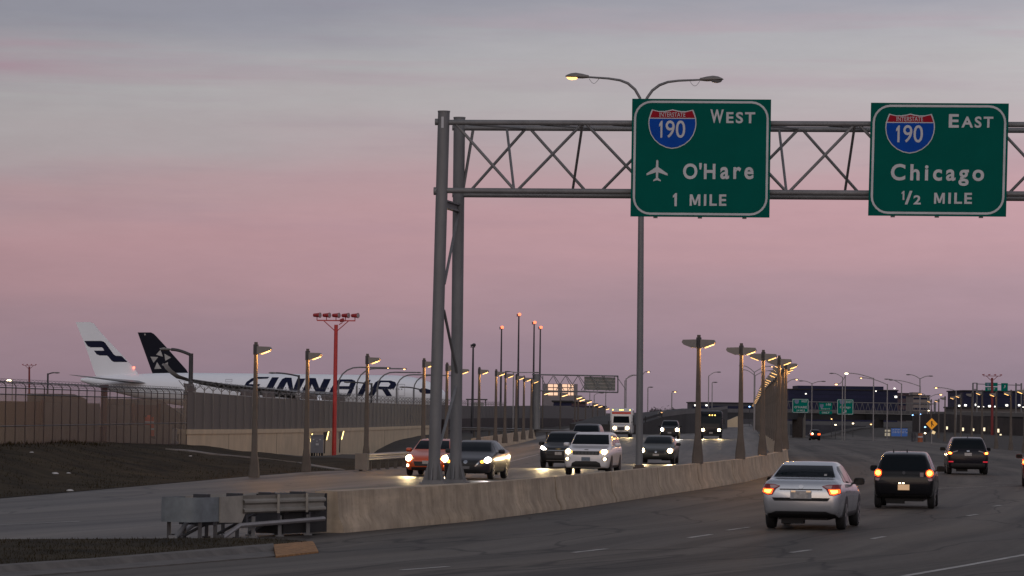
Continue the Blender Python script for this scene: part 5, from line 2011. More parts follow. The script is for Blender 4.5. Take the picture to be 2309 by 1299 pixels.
g = ground(1603, 990)
t = thing('black_bus', 'black coach with one lit headlamp beside the first twin-headed lamp post', 'bus', g + Vector((0, 0, gz(g.x, g.y))), -R(3.5))
BB = paint('coach_black', (.016, .017, .020), .25, .1)
o, bvh = bus_body(t, 9, 2.3, [(0, .40, 1.2, .95, .15), (.06, .34, 1.6, 1.06, .2), (.2, .32, 2.3, 1.12, .25), (.45, .32, 2.78, 1.14, .28), (.8, .32, 2.92, 1.15, .3), (9.0, .32, 2.92, 1.15, .3), (9.15, .5, 2.8, 1.08, .3)], BB)
bus_dec(t, bvh, 'windscreen', [[(-1.0, 1.22), (1.0, 1.22), (.96, 2.55), (-.96, 2.55)]], 'y', -1, M_GLASS)
bus_dec(t, bvh, 'marker_lamp', [circ(x, 2.42, .06) for x in (-.16, .0 + .12, .40)], 'y', -1, em('amber_marker', (1, .62, .15), 5), .02)
bus_dec(t, bvh, 'headlight', sym(rect(.62, .98, .80, 1.06)), 'y', -1, M_LENSG)
bus_dec(t, bvh, 'headlight_bulb', sym(circ(.82, .92, .135)), 'y', -1, M_HEAD, .02)
bus_dec(t, bvh, 'license_plate', [rect(-.18, .18, .55, .70)], 'y', -1, M_PLATE, .02)
bus_dec(t, bvh, 'bumper', [rect(-1.0, 1.0, .34, .50)], 'y', -1, M_TRIM)
for s in (1, -1):
    bus_dec(t, bvh, 'side_window', [rect(1.2, 8.4, 1.45, 2.5)], 'x', s, M_GLASS)
    b = MB()
    b.tube([(s * 1.05, .1, 2.2), (s * 1.3, -.2, 2.0)], .03, 6)
    b.box((s * 1.32, -.2, 1.75), (.14, .12, .5))
    b.build('mirror', M_TRIM, t)
bus_wheels(t, 1.1, (1.7, 7.0))
beam(t, .82, -.1, .92, 900, WARM)
beam(t, -.82, -.1, .92, 900, WARM)
# ------------------------------------------------------------------ airliners behind the fence
def airliner(name, label, Y, px_tail, px_nose, z_axis, rad, fin, finmat, body_mat, visible=True):
    A, B = at(px_tail, 870, Y), at(px_nose, 870, Y)
    L_ = B.x - A.x
    t = thing(name, label, 'aeroplane', (A.x, Y, 0))
    prof = [(0, .25, 1.55), (.03, .75, 1.35), (.08, 1.35, 1.0), (.15, 2.05, .6), (.22, 2.6, .28), (.30, 2.92, .06), (.36, 3.0, 0), (.84, 3.0, 0), (.885, 2.88, -.05), (.925, 2.55, -.22), (.955, 2.1, -.45), (.978, 1.5, -.72), (.992, .85, -.95), (1.0, .1, -1.08)]
    m = MB()
    q = np.linspace(0, 1, 60)
    rr = pchip([p[0] for p in prof], [p[1] for p in prof], q)
    dz = pchip([p[0] for p in prof], [p[2] for p in prof], q)
    k_ = rad / 3.0
    m.loft([[Vector((s * L_, r * k_ * math.cos(a), z_axis + d * k_ + r * k_ * math.sin(a))) for a in [2 * math.pi * j / 40 for j in range(40)]] for s, r, d in zip(q, rr, dz)])
    body = m.build('fuselage', body_mat, t, smooth=60)
    bm = bmesh.new()
    bm.from_mesh(body.data)
    bvh = BVHTree.FromBMesh(bm)
    bm.free()

    def P(px, py, off=0.0):
        p = at(px, py, Y + off)
        return (p.x - A.x, p.z)
    m = MB()
    m.prism([P(*f) for f in fin], lambda a, b, d: Vector((a, d, b)), -.25, .25)
    fo = m.build('tail_fin', finmat, t)
    return t, body, bvh, P, L_, fo


M_PW = mat('aircraft_white', (.85, .87, .90), .5, var=.03, scale=.3)
M_NAVY = mat('aircraft_navy', (.008, .011, .035), .5, var=0, spec=.1)
M_PGREY = mat('wing_grey', (.24, .235, .235), .5, var=.08, scale=.4)
z35 = lambda pts: [(x / 4.33, 700 + y / 4.33) for x, y in pts]
fin1 = z35([(740, 115), (880, 114), (915, 128), (960, 190), (1060, 300), (1200, 445), (1330, 590), (1360, 640), (936, 640), (915, 580), (830, 330)])
t1, body1, bvh1, P1, L1, fo1 = airliner('white_airliner', 'white airliner with dark blue lettering along its body, parked behind the fence', 620, 182, 1014, 5.6, 3.0, fin1, M_PW, M_PW)
m = MB()
lg = z35([(825, 298), (985, 298), (1010, 303), (1030, 318), (1075, 380), (1112, 430), (1132, 443), (1190, 446), (1248, 504), (1115, 504), (1092, 492), (1060, 452), (1045, 441), (975, 440), (945, 428), (918, 393), (1018, 393), (1010, 372), (995, 361), (885, 361), (856, 346)])
m.prism([P1(*p) for p in lg], lambda a, b, d: Vector((a, d, b)), -.27, -.251)
m.build('tail_emblem', M_NAVY, fo1)
# stylised italic letters F I N N A I R as outlines in photograph pixels, projected on the hull
zz = lambda pts: [(450 + x / 4.33, 700 + y / 4.33) for x, y in pts]
letters = [
    ('F', [(690, 652), (672, 668), (560, 672), (510, 705), (490, 722), (604, 722), (590, 742), (480, 742), (455, 790), (432, 830), (405, 830), (445, 745), (470, 700), (520, 665), (570, 652)]),
    ('I', [(715, 656), (782, 656), (708, 800), (640, 800)]),
    ('N', [(845, 658), (905, 660), (925, 770), (962, 668), (1040, 668), (960, 830), (905, 830), (862, 700), (800, 822), (735, 822), (790, 712), (815, 672)]),
    ('N', [(1080, 662), (1140, 664), (1180, 765), (1220, 672), (1288, 672), (1225, 815), (1155, 820), (1105, 722), (1068, 815), (1000, 815), (1045, 715), (1060, 680)]),
    ('A', [(1375, 676), (1490, 676), (1525, 690), (1530, 720), (1480, 835), (1435, 835), (1470, 772), (1355, 770), (1325, 835), (1255, 835), (1320, 715), (1345, 688)]),
    ('a', [(1395, 700), (1465, 700), (1478, 712), (1468, 742), (1370, 742), (1382, 712)]),
    ('I', [(1640, 682), (1676, 682), (1600, 835), (1543, 835), (1615, 700)]),
    ('R', [(1750, 686), (1870, 688), (1915, 702), (1928, 730), (1905, 765), (1845, 772), (1885, 836), (1830, 836), (1790, 775), (1745, 770), (1705, 836), (1650, 836), (1720, 705)]),
    ('r', [(1775, 706), (1850, 706), (1868, 722), (1850, 748), (1755, 745)])]
for ch, pl in letters:
    vs, fs = decal_geo(bvh1, [P1(*p) for p in zz(pl)], 'y', -1, .05 if ch.isupper() else .09, .8)
    b = MB()
    b.add(vs, fs)
    if fs:
        b.build('letter' if ch.isupper() else 'letter_counter', M_NAVY if ch.isupper() else M_PW, body1, smooth=60)
for k in range(58):
    px = 545 + k * 6.35
    vs, fs = decal_geo(bvh1, [P1(px + .95 * math.cos(a), 873.8 + (px - 545) * .0122 + 1.5 * math.sin(a)) for a in [j * math.pi / 4 for j in range(8)]], 'y', -1, .11, .8)
    b = MB()
    b.add(vs, fs)
    b.build('cabin_window', mat('cabin_window', (.05, .05, .06), .2, var=0) if k not in (9, 17, 25) else M_LENSG, body1)
for x0, x1, y0_, y1_ in ((899, 914, 867, 893), (511, 526, 856, 862)):
    fr = MB()
    o_, i_ = [P1(x, y) for x, y in rect(x0, x1, y0_, y1_)], [P1(x, y) for x, y in rect(x0 + .7, x1 - .7, y0_ + .7, y1_ - .7)]
    for j in range(4):
        vs, fs = decal_geo(bvh1, [o_[j], o_[(j + 1) % 4], i_[(j + 1) % 4], i_[j]], 'y', -1, .06, .8)
        fr.add(vs, fs)
    fr.build('door_outline', mat('door_line', (.30, .30, .33), .5, var=0), body1)
vs, fs = decal_geo(bvh1, [P1(*p) for p in ((945, 880), (951, 876), (960, 876), (972, 880), (982, 886), (972, 888), (958, 888), (948, 885))], 'y', -1, .06, .6)
b = MB()
b.add(vs, fs)
b.build('cockpit_mask', M_NAVY, body1, smooth=60)
# near wing with upturned tip, tailplane, engine
def surf(t, secs, name, m_):
    """secs: ((x,y,z) leading, (x,y,z) trailing, thickness)"""
    b = MB()
    rg = []
    for le, te, th in secs:
        le, te = Vector(le), Vector(te)
        up = Vector((0, -.25, 1)).normalized() * th
        rg.append([le, le.lerp(te, .25) + up, le.lerp(te, .6) + up * .7, te, le.lerp(te, .6) - up * .5, le.lerp(te, .25) - up * .6])
    b.loft(rg)
    return b.build(name, m_, t, smooth=50)


def A1(px, py, Y):
    p = at(px, py, Y)
    return (p.x - t1.location.x, p.y - 620, p.z)


def R1(px, py, Y):
    v = A1(px, py, Y)
    return v


surf(t1, [(R1(790, 892, 617), R1(640, 897, 617), .7), (R1(690, 886, 609), R1(560, 888, 609), .45), (R1(520, 868, 596), R1(455, 868, 596), .25), (R1(428, 854.5, 589), R1(397, 853, 589), .12),
          (R1(404, 846, 588), R1(384, 843, 588), .10), (R1(388, 834, 587.6), R1(372, 831, 587.6), .08), (R1(378, 822, 587.5), R1(366, 819, 587.5), .05)], 'wing', M_PGREY)
surf(t1, [(R1(790, 892, 623), R1(640, 897, 623), .7), (R1(560, 850, 650), R1(520, 850, 650), .15)], 'wing', M_PGREY)
surf(t1, [(R1(332, 864, 618), R1(250, 858, 618), .35), (R1(262, 858, 613), R1(205, 851, 613), .22), (R1(176, 847.5, 609), R1(154, 845, 609), .08)], 'tailplane', M_PGREY)
surf(t1, [(R1(300, 850, 622), R1(240, 848, 622), .3), (R1(240, 842, 631), R1(218, 842, 631), .08)], 'tailplane', M_PGREY)
for dy in (-11, 11):
    b = MB()
    cx = A1(700, 900, 620)[0]
    b.tube([(cx + 4.5, dy, 3.2), (cx + 4.2, dy, 3.2), (cx + 2, dy, 3.2), (cx - .5, dy, 3.2), (cx - 2, dy, 3.2)], [1.5, 1.7, 1.75, 1.5, .8], 20)
    b.build('engine', M_PW, t1, smooth=60)
b = MB()
for (x, y) in ((L1 * .88, 0), (L1 * .48, -5), (L1 * .48, 5)):
    b.tube([(x, y, 0), (x, y, 3.4)], .22, 8)
    for s in (-.35, .35):
        b.tube([(x, y + s - .15, .55), (x, y + s + .15, .55)], .55, 14)
b.build('landing_gear', M_DARK, t1)
b = MB()
pb = A1(302, 829, 619.6)
b.tube([(pb[0], pb[1], pb[2] - .2), (pb[0], pb[1], pb[2] + .2)], .18, 10)
b.build('beacon', em('red_beacon', (1, .15, .10), 4), t1)

fin2 = z35([(1345, 215), (1475, 215), (1500, 228), (1525, 252), (1620, 355), (1700, 445), (1820, 580), (1850, 640), (1500, 640), (1480, 590)])
M_FIN2 = mat('black_tail', (.009, .011, .020), .5, var=.1, scale=.5, spec=.1)
t2, body2, bvh2, P2, L2, fo2 = airliner('dark_tailed_airliner', 'airliner with black tail fin and silver star emblem, mostly hidden behind the white one', 690, 318, 1010, 5.2, 2.75, fin2, M_FIN2, M_PW)
M_SILV = mat('emblem_silver', (.34, .35, .35), .4, metal=.2, var=.35, scale=.8)
for tri_ in ([(1568, 385), (1592, 452), (1525, 432)], [(1605, 422), (1672, 460), (1615, 492)], [(1470, 452), (1545, 456), (1500, 512)], [(1535, 505), (1578, 570), (1508, 572)], [(1580, 530), (1642, 505), (1640, 560), (1610, 548)], [(1560, 372), (1600, 362), (1650, 372), (1660, 382), (1570, 384)]):
    b = MB()
    b.prism([P2(*p) for p in z35(tri_)], lambda a, b_, d: Vector((a, d, b_)), -.28, -.251)
    b.build('emblem_star', M_SILV, fo2)
b = MB()
b.prism([P2(*p) for p in z35(circ(1417, 235, 9, 10))], lambda a, b_, d: Vector((a, d, b_)), -.28, -.251)
b.build('fin_badge', M_SILV, fo2)
surf(t2, [((L2 * .58, -2, 5), (L2 * .42, -2, 5), .5), ((L2 * .34, -20, 7), (L2 * .30, -20, 7), .1)], 'wing', M_PGREY)


# ------------------------------------------------------------------ thin far lamps: pole with bent arms
def far_lamp(name, label, px, pyb, pyt, Y, arms, r, group, m_=None, cat='street lamp', zb=None):
    """arms: list of (px_end, py_end, bend, lit) ; the pole runs from the ground up to pyt"""
    p = at(px, pyt, Y)
    z0 = gz(p.x, p.y) if zb is None else zb
    t = thing(name, label, cat, (p.x, p.y, z0), 0, group)
    m_ = m_ or M_GALVD
    h = p.z - z0
    b = MB()
    b.tube([(0, 0, 0), (0, 0, h)], [r * 1.2, r], 8)
    b.build('pole', m_, t, smooth=60)
    for (ex, ey, kind, lit) in arms:
        e = at(ex, ey, Y) - Vector((p.x, p.y, z0))
        pts = []
        for k in range(9):
            s = k / 8
            if kind == 'arc':          # quarter bend first, then level
                if s < .6:
                    a = s / .6 * math.pi / 2
                    pts.append(Vector((e.x * .42 * (1 - math.cos(a)), 0, h + (e.z - h) * math.sin(a))))
                else:
                    pts.append(Vector((e.x * (.42 + .58 * (s - .6) / .4), 0, e.z)))
            else:
                pts.append(Vector((e.x * s, 0, h - .1 + (e.z - h + .1) * math.sin(s * math.pi / 2))))
        b = MB()
        b.tube(pts, r * .7, 6)
        b.build('arm', m_, t, smooth=60)
        sg = 1 if e.x > 0 else -1
        b = MB()
        hs = max(1.0, Y / 520)
        b.loft([[e + Vector((sg * a * hs, w * math.cos(q) * hs, (.09 * math.sin(q) * w / .16) * hs)) for q in [2 * math.pi * j / 8 for j in range(8)]] for a, w in ((-.1, .05), (.1, .12), (.35, .16), (.6, .1), (.66, .03))])
        hd = b.build('lamp_head', M_LAMPBOX, t, smooth=60)
        if lit:
            b = MB()
            ls = lit * Y / 8000 * 1.0
            b.loft([[e + Vector((sg * .35 * hs + ls * a, ls * .7 * w * math.cos(q) - .1, -.07 * hs + ls * .45 * w * math.sin(q))) for q in [2 * math.pi * j / 8 for j in range(8)]] for a, w in ((-1, .3), (-.6, .85), (0, 1), (.6, .85), (1, .3))])
            b.build('lens', M_SODIUMF if lit < 3.2 else M_WARM, hd, smooth=60)
    return t


GOOSE = 'goose-neck lamps inside the airfield fence'
for i, (px, pyt, ex, ey, lit) in enumerate(((763, 868, 868, 829, 1.6), (804.5, 870, 905, 831.5, 2.4), (851, 873, 938, 840, 0), (894.6, 875, 976, 845.5, 0), (933, 878, 1012, 847, 0))):
    far_lamp('gooseneck_lamp', ['goose-neck lamp starting behind the red mast', 'goose-neck lamp with the brightest lit tip, over the airliner', 'goose-neck lamp whose pole crosses the letter R', 'goose-neck lamp before the forward door of the airliner', 'goose-neck lamp before the airliner cockpit'][i],
             px, 905, pyt, 400 + 12 * i, [(ex, ey, 'arc', lit)], .11, GOOSE)
for px, pyt, ex, ey, Y, lab in ((431, 797, 386, 788, 212, 'dark pole with a short curved arm to the left before the black tail fin'), (674, 846, 622, 841, 330, 'dark pole with left arm before the airliner lettering'),
                                (838, 864, 790, 862, 360, 'dark pole with left arm between the letters A and R'), (953, 878, 914, 873, 380, 'dark pole with left arm near the airliner nose'), (108, 842, 122, 840.5, 400, 'thin bent pole above the barbed wire at the far left')):
    far_lamp('airfield_lamp', lab, px, 905, pyt, Y, [(ex, ey, 'curve', 0)], .13 if Y < 300 else .10, 'dark lamps with left arms inside the airfield', M_DARK)
# small speed placard on the fence
pl = at(673, 891, 232)
tt = thing('number_placard', 'small placard with the number 25 on top of the fence', 'sign', pl)
b = MB()
b.box((0, 0, 0), (.42, .02, .36))
b.build('plate', mat('placard', (.13, .12, .12), .7, var=.1), tt)
vs, fs = fit_text('25', (-.17, .17, -.13, .13), 1.0, .0)
b = MB()
b.add([Vector((u, -.02, v)) for u, v in vs], fs)
b.build('digits', M_SIGNW, tt, fix=False)
b = MB()
b.tube([(0, .02, .15), (0, .02, -.9)], .03, 6)
b.build('stem', M_FPOST, tt)

# tall masts with red obstruction lamps
M_REDL = em('red_obstruction', (1.0, .16, .07), 3.2)
for i, (px, pyt, Y, lit) in enumerate(((1131, 742, 480, 1), (1170, 713, 470, 1), (1204.5, 731, 475, 1), (1218.5, 742, 500, 1), (1067, 783, 380, 0))):
    p = at(px, pyt, Y)
    lab = ['left of the four thin masts with a red lamp', 'tallest thin mast with a red lamp', 'thin mast with red lamp, left of the close pair', 'thin mast with red lamp, right of the close pair', 'thin dark mast with an unlit head right of the gantry posts'][i]
    t = thing('obstruction_mast', lab, 'light mast', (p.x, p.y, 0), 0, 'thin obstruction masts')
    b = MB()
    b.tube([(0, 0, 0), (0, 0, p.z)], [.17, .09], 8)
    b.build('mast', M_DARK, t, smooth=60)
    b = MB()
    b.tube([(-.28, 0, p.z + .16), (-.1, 0, p.z + .2)], .12, 10)
    b.box((-.05, 0, p.z), (.5, .1, .08))
    b.build('bracket', M_DARK, t)
    b = MB()
    b.tube([(.08, -.05, p.z + .05), (.08, -.05, p.z + .15), (.08, -.05, p.z + .33), (.08, -.05, p.z + .42)], [.12, .2, .2, .08], 12)
    b.build('lamp', M_REDL if lit else M_DARK, t, smooth=50)

# lamp row beyond the guard rail (short posts, heads to the right)
FARROW = [(1223, 883, 961, 505), (1263, 887, 968, 497), (1296, 893, 966, 520), (1303, 898, 966, 545), (1320, 903, 965, 590), (1336, 910, 962, 680), (1347, 914, 960, 760), (1364, 920, 958, 860), (1199, 880, 965, 515)]
for i, (px, py, pb_, Y) in enumerate(FARROW):
    top_ = at(px, py, Y)
    base = at(px, pb_, Y)
    t = thing('lamp_post', ['lamp post with lit head directly under the dark sign truss', 'second short lamp post beyond the guard rail', 'third short lamp post beyond the guard rail', 'fourth short lamp post beyond the guard rail', 'fifth short lamp post beyond the guard rail',
                            'sixth short lamp post beyond the guard rail', 'seventh short lamp post beyond the guard rail', 'last short lamp post, just left of the shuttle bus', 'lit lamp post at the foot of the cantilever sign column'][i], 'street lamp', (base.x, base.y, min(base.z, gz(base.x, base.y))), 0, 'short lamp posts beyond the guard rail')
    h = top_.z - t.location.z
    b = MB()
    b.tube([(0, 0, 0), (0, 0, h + .1)], [.12, .09], 6)
    b.build('post', M_POLE, t)
    k_ = 1.35
    hd = MB()
    hd.prism([(.05, .1), (.75, .08), (.8, -.1), (.7, -.18), (.05, -.42)], lambda a, c, d: Vector((a * k_, d, h + c)), -.25, .25)
    ho = hd.build('lamp_head', M_LAMPBOX, t)
    ln = MB()
    ln.prism([(.18, -.40), (.74, -.17), (.74, -.24), (.18, -.48)], lambda a, c, d: Vector((a * k_, d, h + c)), -.2, .2)
    ln.build('lens', M_SODIUMF, ho)

# ------------------------------------------------------------------ cantilever sign seen from behind
base = at(1210, 968, 332)
t = thing('cantilever_sign_gantry', 'dark cantilever truss with a blank sign back, beyond the lamp posts', 'gantry', base)
C = lambda px, py: at(px, py, 332) - base
b = MB()
b.tube([(0, 0, 0), C(1211, 843)], [.30, .27], 14)
b.build('column', M_GALVD, t, smooth=50)
b = MB()
for (x0, y0_, x1, y1_, r) in ((1200, 844.5, 1394, 848, .06), (1200, 880.5, 1394, 885, .06), (1224, 848, 1224, 879, .04), (1393.5, 848, 1393.5, 885, .05)):
    for dy in (0, .8):
        b.tube([C(x0, y0_) + Vector((0, dy, 0)), C(x1, y1_) + Vector((0, dy, 0))], r, 8)
xs = [1224, 1247, 1262, 1280, 1308, 1338, 1360, 1388]
for k in range(6):
    x0 = 1226 + k * 28
    b.tube([C(x0, 879 + k * .6), C(x0 + 21, 848)], .032, 6)
    b.tube([C(x0 + 24, 848), C(x0 + 46, 880)], .032, 6)
    b.tube([C(x0 + 10, 879 + k * .6) + Vector((0, .8, 0)), C(x0 - 6, 848) + Vector((0, .8, 0))], .028, 6)
b.build('truss', M_GALVD, t)
b = MB()
q0, q1 = C(1318, 849), C(1388, 881)
b.loft([[Vector((x, y, z)) for x, z in ((q0.x, q0.z), (q1.x, q0.z - .05), (q1.x, q1.z), (q0.x, q1.z + .05))] for y in (.95, 1.0)])
so = b.build('sign_panel', mat('sign_back', (.17, .18, .17), .5, metal=.3, var=.12, scale=1.5), t)
for f in (.25, .5, .75):
    c = MB()
    c.box(((q0.x + q1.x) / 2, .93, q0.z + (q1.z - q0.z) * f), (abs(q1.x - q0.x), .03, .06))
    c.build('stiffener', M_GALV, so)
# ------------------------------------------------------------------ flyover, far buildings, right-hand roadside
M_BRDARK = mat('bridge_steel', (.022, .020, .020), .8, var=.2, scale=.3)
M_PARA = mat('parapet_concrete', (.15, .14, .135), .85, var=.2, scale=.3)
M_RAMPW = mat('ramp_wall', (.042, .038, .037), .9, var=.35, scale=.25)
M_NAVYB = mat('navy_curtain_wall', (.026, .027, .060), .6, var=.25, scale=.12, spec=.1)
M_WINLIT = em('lit_window', (1.0, .95, .85), 3.0)
M_WINWARM = em('warm_window', (1.0, .62, .42), 1.1)

# embankment wall of the flyover, rising to the right
rw = [(at(px, 985, Y), zt) for px, Y, zt in ((1436, 424, 1.7), (1455, 428, 2.0), (1492, 438, 2.62), (1546, 455, 3.05), (1585, 480, 3.2), (1640, 640, 4.0))]
tt = thing('flyover_ramp', 'dark retaining wall of the rising flyover ramp behind the oncoming traffic', 'ramp', (rw[0][0].x, rw[0][0].y, 0))
o_ = tt.location
b = MB()
b.loft([[Vector((p.x, p.y, -3)) - o_, Vector((p.x, p.y, z - .55)) - o_, Vector((p.x - 8, p.y + 3, z - .55)) - o_, Vector((p.x - 8, p.y + 3, -3)) - o_] for p, z in rw])
b.build('wall', M_RAMPW, tt)
b = MB()
b.loft([[Vector((p.x, p.y - .06, z - .52)) - o_, Vector((p.x, p.y - .06, z)) - o_, Vector((p.x, p.y + .3, z)) - o_, Vector((p.x, p.y + .3, z - .52)) - o_] for p, z in rw[2:]])
b.build('parapet', M_PARA, tt)
b = MB()
for p, z in rw[:3]:
    b.box(Vector((p.x, p.y - .05, z - .2)) - o_, (.1, .1, .7))
b.loft([[Vector((p.x, p.y - .08, z - .3)) - o_, Vector((p.x, p.y - .08, z)) - o_, Vector((p.x, p.y - .02, z)) - o_, Vector((p.x, p.y - .02, z - .3)) - o_] for p, z in rw[:3]])
b.build('rail', M_BRDARK, tt)
# pale strip of the ramp kerb in front of the dark wall
b = MB()
b.loft([[at(x, y, Y) + Vector((0, 0, dz)) for dz in (0, .12)] for x, y, Y in ((1456, 948, 420), (1482, 966, 405), (1484, 968, 403))], cap=False, closed=False)

# bridge deck
b0 = at(1566, 930, 700)
bd = thing('flyover_bridge', 'long dark flyover bridge crossing the highway in the distance', 'bridge', (b0.x, b0.y, 0))
o_ = Vector((b0.x, b0.y, 0))


def bp(px, py, Y):
    return at(px, py, Y) - o_


spans = [(1560, 690), (1700, 760), (1800, 820), (1950, 830), (2110, 800), (2330, 760)]
tp = [(929, 945), (930, 945), (931, 946), (933, 947), (936, 950), (940, 955)]
b = MB()
b.loft([[bp(px, ya, Y), bp(px, yb, Y), bp(px, yb, Y) + Vector((0, 14, 0)), bp(px, ya, Y) + Vector((0, 14, 0))] for (px, Y), (ya, yb) in zip(spans, tp)])
b.build('girder', M_BRDARK, bd)
b = MB()
b.loft([[bp(px, ya - 8, Y) + Vector((0, -.4, 0)), bp(px, ya + .6, Y) + Vector((0, -.4, 0)), bp(px, ya + .6, Y), bp(px, ya - 8, Y)] for (px, Y), (ya, yb) in zip(spans, tp)])
b.build('parapet', M_PARA, bd)
for px0, px1, Y, mm in ((1791, 1812, 815, mat('pier_brown', (.060, .047, .04), .9, var=.3)), (1977, 1996, 820, M_BRDARK), (2090, 2100, 800, M_BRDARK), (2180, 2190, 790, M_BRDARK)):
    p0, p1 = bp(px0, 942, Y), bp(px1, 990, Y)
    b = MB()
    b.box(((p0.x + p1.x) / 2, p0.y + 5, p0.z / 2 - 1.6), (p1.x - p0.x, 2.2, p0.z + 3.4))
    b.build('pier', mm, bd)
for px0, px1, y0_, y1_, Y, mm in ((1622, 1664, 952, 984, 690, M_CONCW), (1812, 1817, 943, 984, 812, M_CONCG)):
    b = MB()
    p0, p1 = bp(px0, y0_, Y), bp(px1, y1_, Y)
    b.loft([[Vector((p0.x, y, p1.z - 1)), Vector((p1.x, y, p1.z - 1)), Vector((p1.x, y, p0.z + 1.2)), Vector((p0.x, y, p0.z - .4))] for y in (p0.y + 1, p0.y + 3)])
    b.build('abutment', mm, bd)
b = MB()
b.loft([[bp(px, y, Y) + Vector((0, 40, 0)), bp(px, 992, Y) + Vector((0, 40, -1)), bp(px, 992, Y) + Vector((0, 44, -1)), bp(px, y, Y) + Vector((0, 44, 0))] for px, y, Y in ((1814, 958, 860), (1990, 962, 860))])
b.build('far_abutment', mat('underpass_wall', (.05, .05, .06), .9, var=.4, scale=.2), bd)

# truss sign bridge in front of the flyover with green signs
s0 = at(1765, 907, 800)
sg = thing('far_sign_gantry', 'grey lattice sign bridge carrying three green signs before the flyover', 'gantry', (s0.x, s0.y, 0))
o2 = Vector((s0.x, s0.y, 0))
S = lambda px, py, Y=800: at(px, py, Y) - o2
b = MB()
for ya, yb in ((905, 911), (929, 936)):
    for dy in (0, 1.6):
        b.tube([S(1765, ya) + Vector((0, dy, 0)), S(2110, yb) + Vector((0, dy, 0))], .10, 6)
for k in range(27):
    x = 1765 + k * 12.8
    b.tube([S(x, 905.5 + k * .2), S(x + 6.4, 929.5 + k * .22)], .055, 5)
    b.tube([S(x + 6.4, 929.5 + k * .22), S(x + 12.8, 905.5 + k * .2)], .055, 5)
b.build('truss', mat('truss_grey', (.16, .155, .15), .7, var=.1), sg)
for px in (1766, 2108):
    b = MB()
    top_ = S(px, 906)
    b.tube([Vector((top_.x, 0, gz(top_.x + o2.x, 800))), top_], .25, 8)
    b.build('post', M_GALVD, sg)
M_SIGNGF = mat('green_far', (.0, .17, .125), .7, var=.15, scale=.6, spec=.05)  # brighter green for the far signs


def small_sign(x0, x1, y0_, y1_, Y, texts, label, dy=-.4, border=True):
    c = at((x0 + x1) / 2, (y0_ + y1_) / 2, Y)
    t = thing('highway_sign', label, 'road sign', c)
    w, h = (x1 - x0) * Y / F / 2, (y1_ - y0_) * Y / F / 2
    b = MB()
    b.box((0, dy, 0), (2 * w, .08, 2 * h))
    b.build('panel', M_SIGNGF, t)
    if border:
        A_, B__ = rrect(-w * .97, w * .97, -h * .97, h * .97, h * .2), rrect(-w * .91, w * .91, -h * .91, h * .91, h * .16)
        n = len(A_)
        b = MB()
        b.add([Vector((u, dy - .05, v)) for u, v in A_] + [Vector((u, dy - .05, v)) for u, v in B__], [(i, (i + 1) % n, n + (i + 1) % n, n + i) for i in range(n)])
        b.build('border', M_SIGNW, t, fix=False)
    for s, (u0, u1, v0, v1) in texts:
        b = MB()
        if s == '#shield':
            continue
        if s == '#arrow':
            pl = [(0, 0), (.22, 0), (.62, .52), (.62, .3), (1, .35), (1, 1), (.35, 1), (.3, .66), (.5, .66), (0, .18)]
            b.tri([(u0 * w + a * (u1 - u0) * w, v0 * h + c_ * (v1 - v0) * h) for a, c_ in pl], lambda u, v: Vector((u, dy - .05, v)))
            b.build('arrow', M_SIGNW, t)
            continue
        vs, fs = fit_text(s, (u0 * w, u1 * w, v0 * h, v1 * h), 1.1, .02)
        b.add([Vector((u, dy - .05, v)) for u, v in vs], fs)
        b.build('lettering', M_SIGNW, t, fix=False)
    for s, (u0, u1, v0, v1) in texts:
        if s == '#shield':
            so = MB()
            so.tri(shield_outline(u0 * w, u1 * w, v0 * h, v1 * h), lambda u, v: Vector((u, dy - .05, v)))
            so.build('shield', mat('shield_far', (.16, .20, .30), .6, var=.2), t)
    return t


small_sign(1786, 1823, 899.5, 931, 798, [('#shield', (-.72, -.18, .28, .88)), ('WEST', (.1, .8, .50, .80)), ("O'HARE", (-.72, .78, -.35, -.02)), ('1/4 MILE', (-.45, .55, -.82, -.52))], 'distant green sign reading O\'Hare on the left of the lattice sign bridge')
small_sign(1887, 1924, 900.5, 935, 798, [('#shield', (-.70, -.1, .32, .90)), ('EAST', (.1, .78, .52, .80)), ('Chicago', (-.65, .65, -.25, .12)), ('#arrow', (-.28, .15, -.85, -.42))], 'distant green sign reading Chicago with an up arrow on the lattice sign bridge')
small_sign(1846, 1876, 908, 925, 797, [('#shield', (-.85, -.3, -.5, .6)), ('I-90', (.1, .8, .2, .8)), ('Airport', (-.7, .7, -.85, -.45))], 'small middle green sign between the two larger distant ones', border=False)
small_sign(1847, 1876, 927, 934, 797, [('ONLY', (-.6, .6, -.6, .6))], 'low green strip sign under the small middle green sign', border=False)


# ---- buildings
def building(px0, px1, pyt, Y, depth, m_, name, label, floors=0, zb=-3, roof=None, lit=(), strips=None, pyb=None):
    p0, p1 = at(px0, pyt, Y), at(px1, pyt, Y)
    c = ((p0.x + p1.x) / 2, Y, 0)
    t = thing(name, label, 'building', c)
    w, h = (p1.x - p0.x), (p0.z + p1.z) / 2
    b = MB()
    b.box((0, depth / 2, (h + zb) / 2), (w, depth, h - zb))
    b.build('wall', m_, t)
    b = MB()
    b.box((0, depth / 2, h + .2), (w + .8, depth + .8, .4))
    b.build('roof', M_BRDARK, t)
    if strips:
        n, mm, ff = strips
        for k in range(n):
            z = h - (k + .5) * (h - 0) / n
            b = MB()
            b.box((0, -.06, z), (w * .96, .1, (h / n) * ff))
            b.build('window', mm, t)
    for (lx_, ly_, s) in lit:
        q = at(lx_, ly_, Y)
        b = MB()
        b.box((q.x - c[0], -.18, q.z), (s * Y / F * 1.3, .1, s * Y / F))
        b.build('window', M_WINLIT, t)
    return t


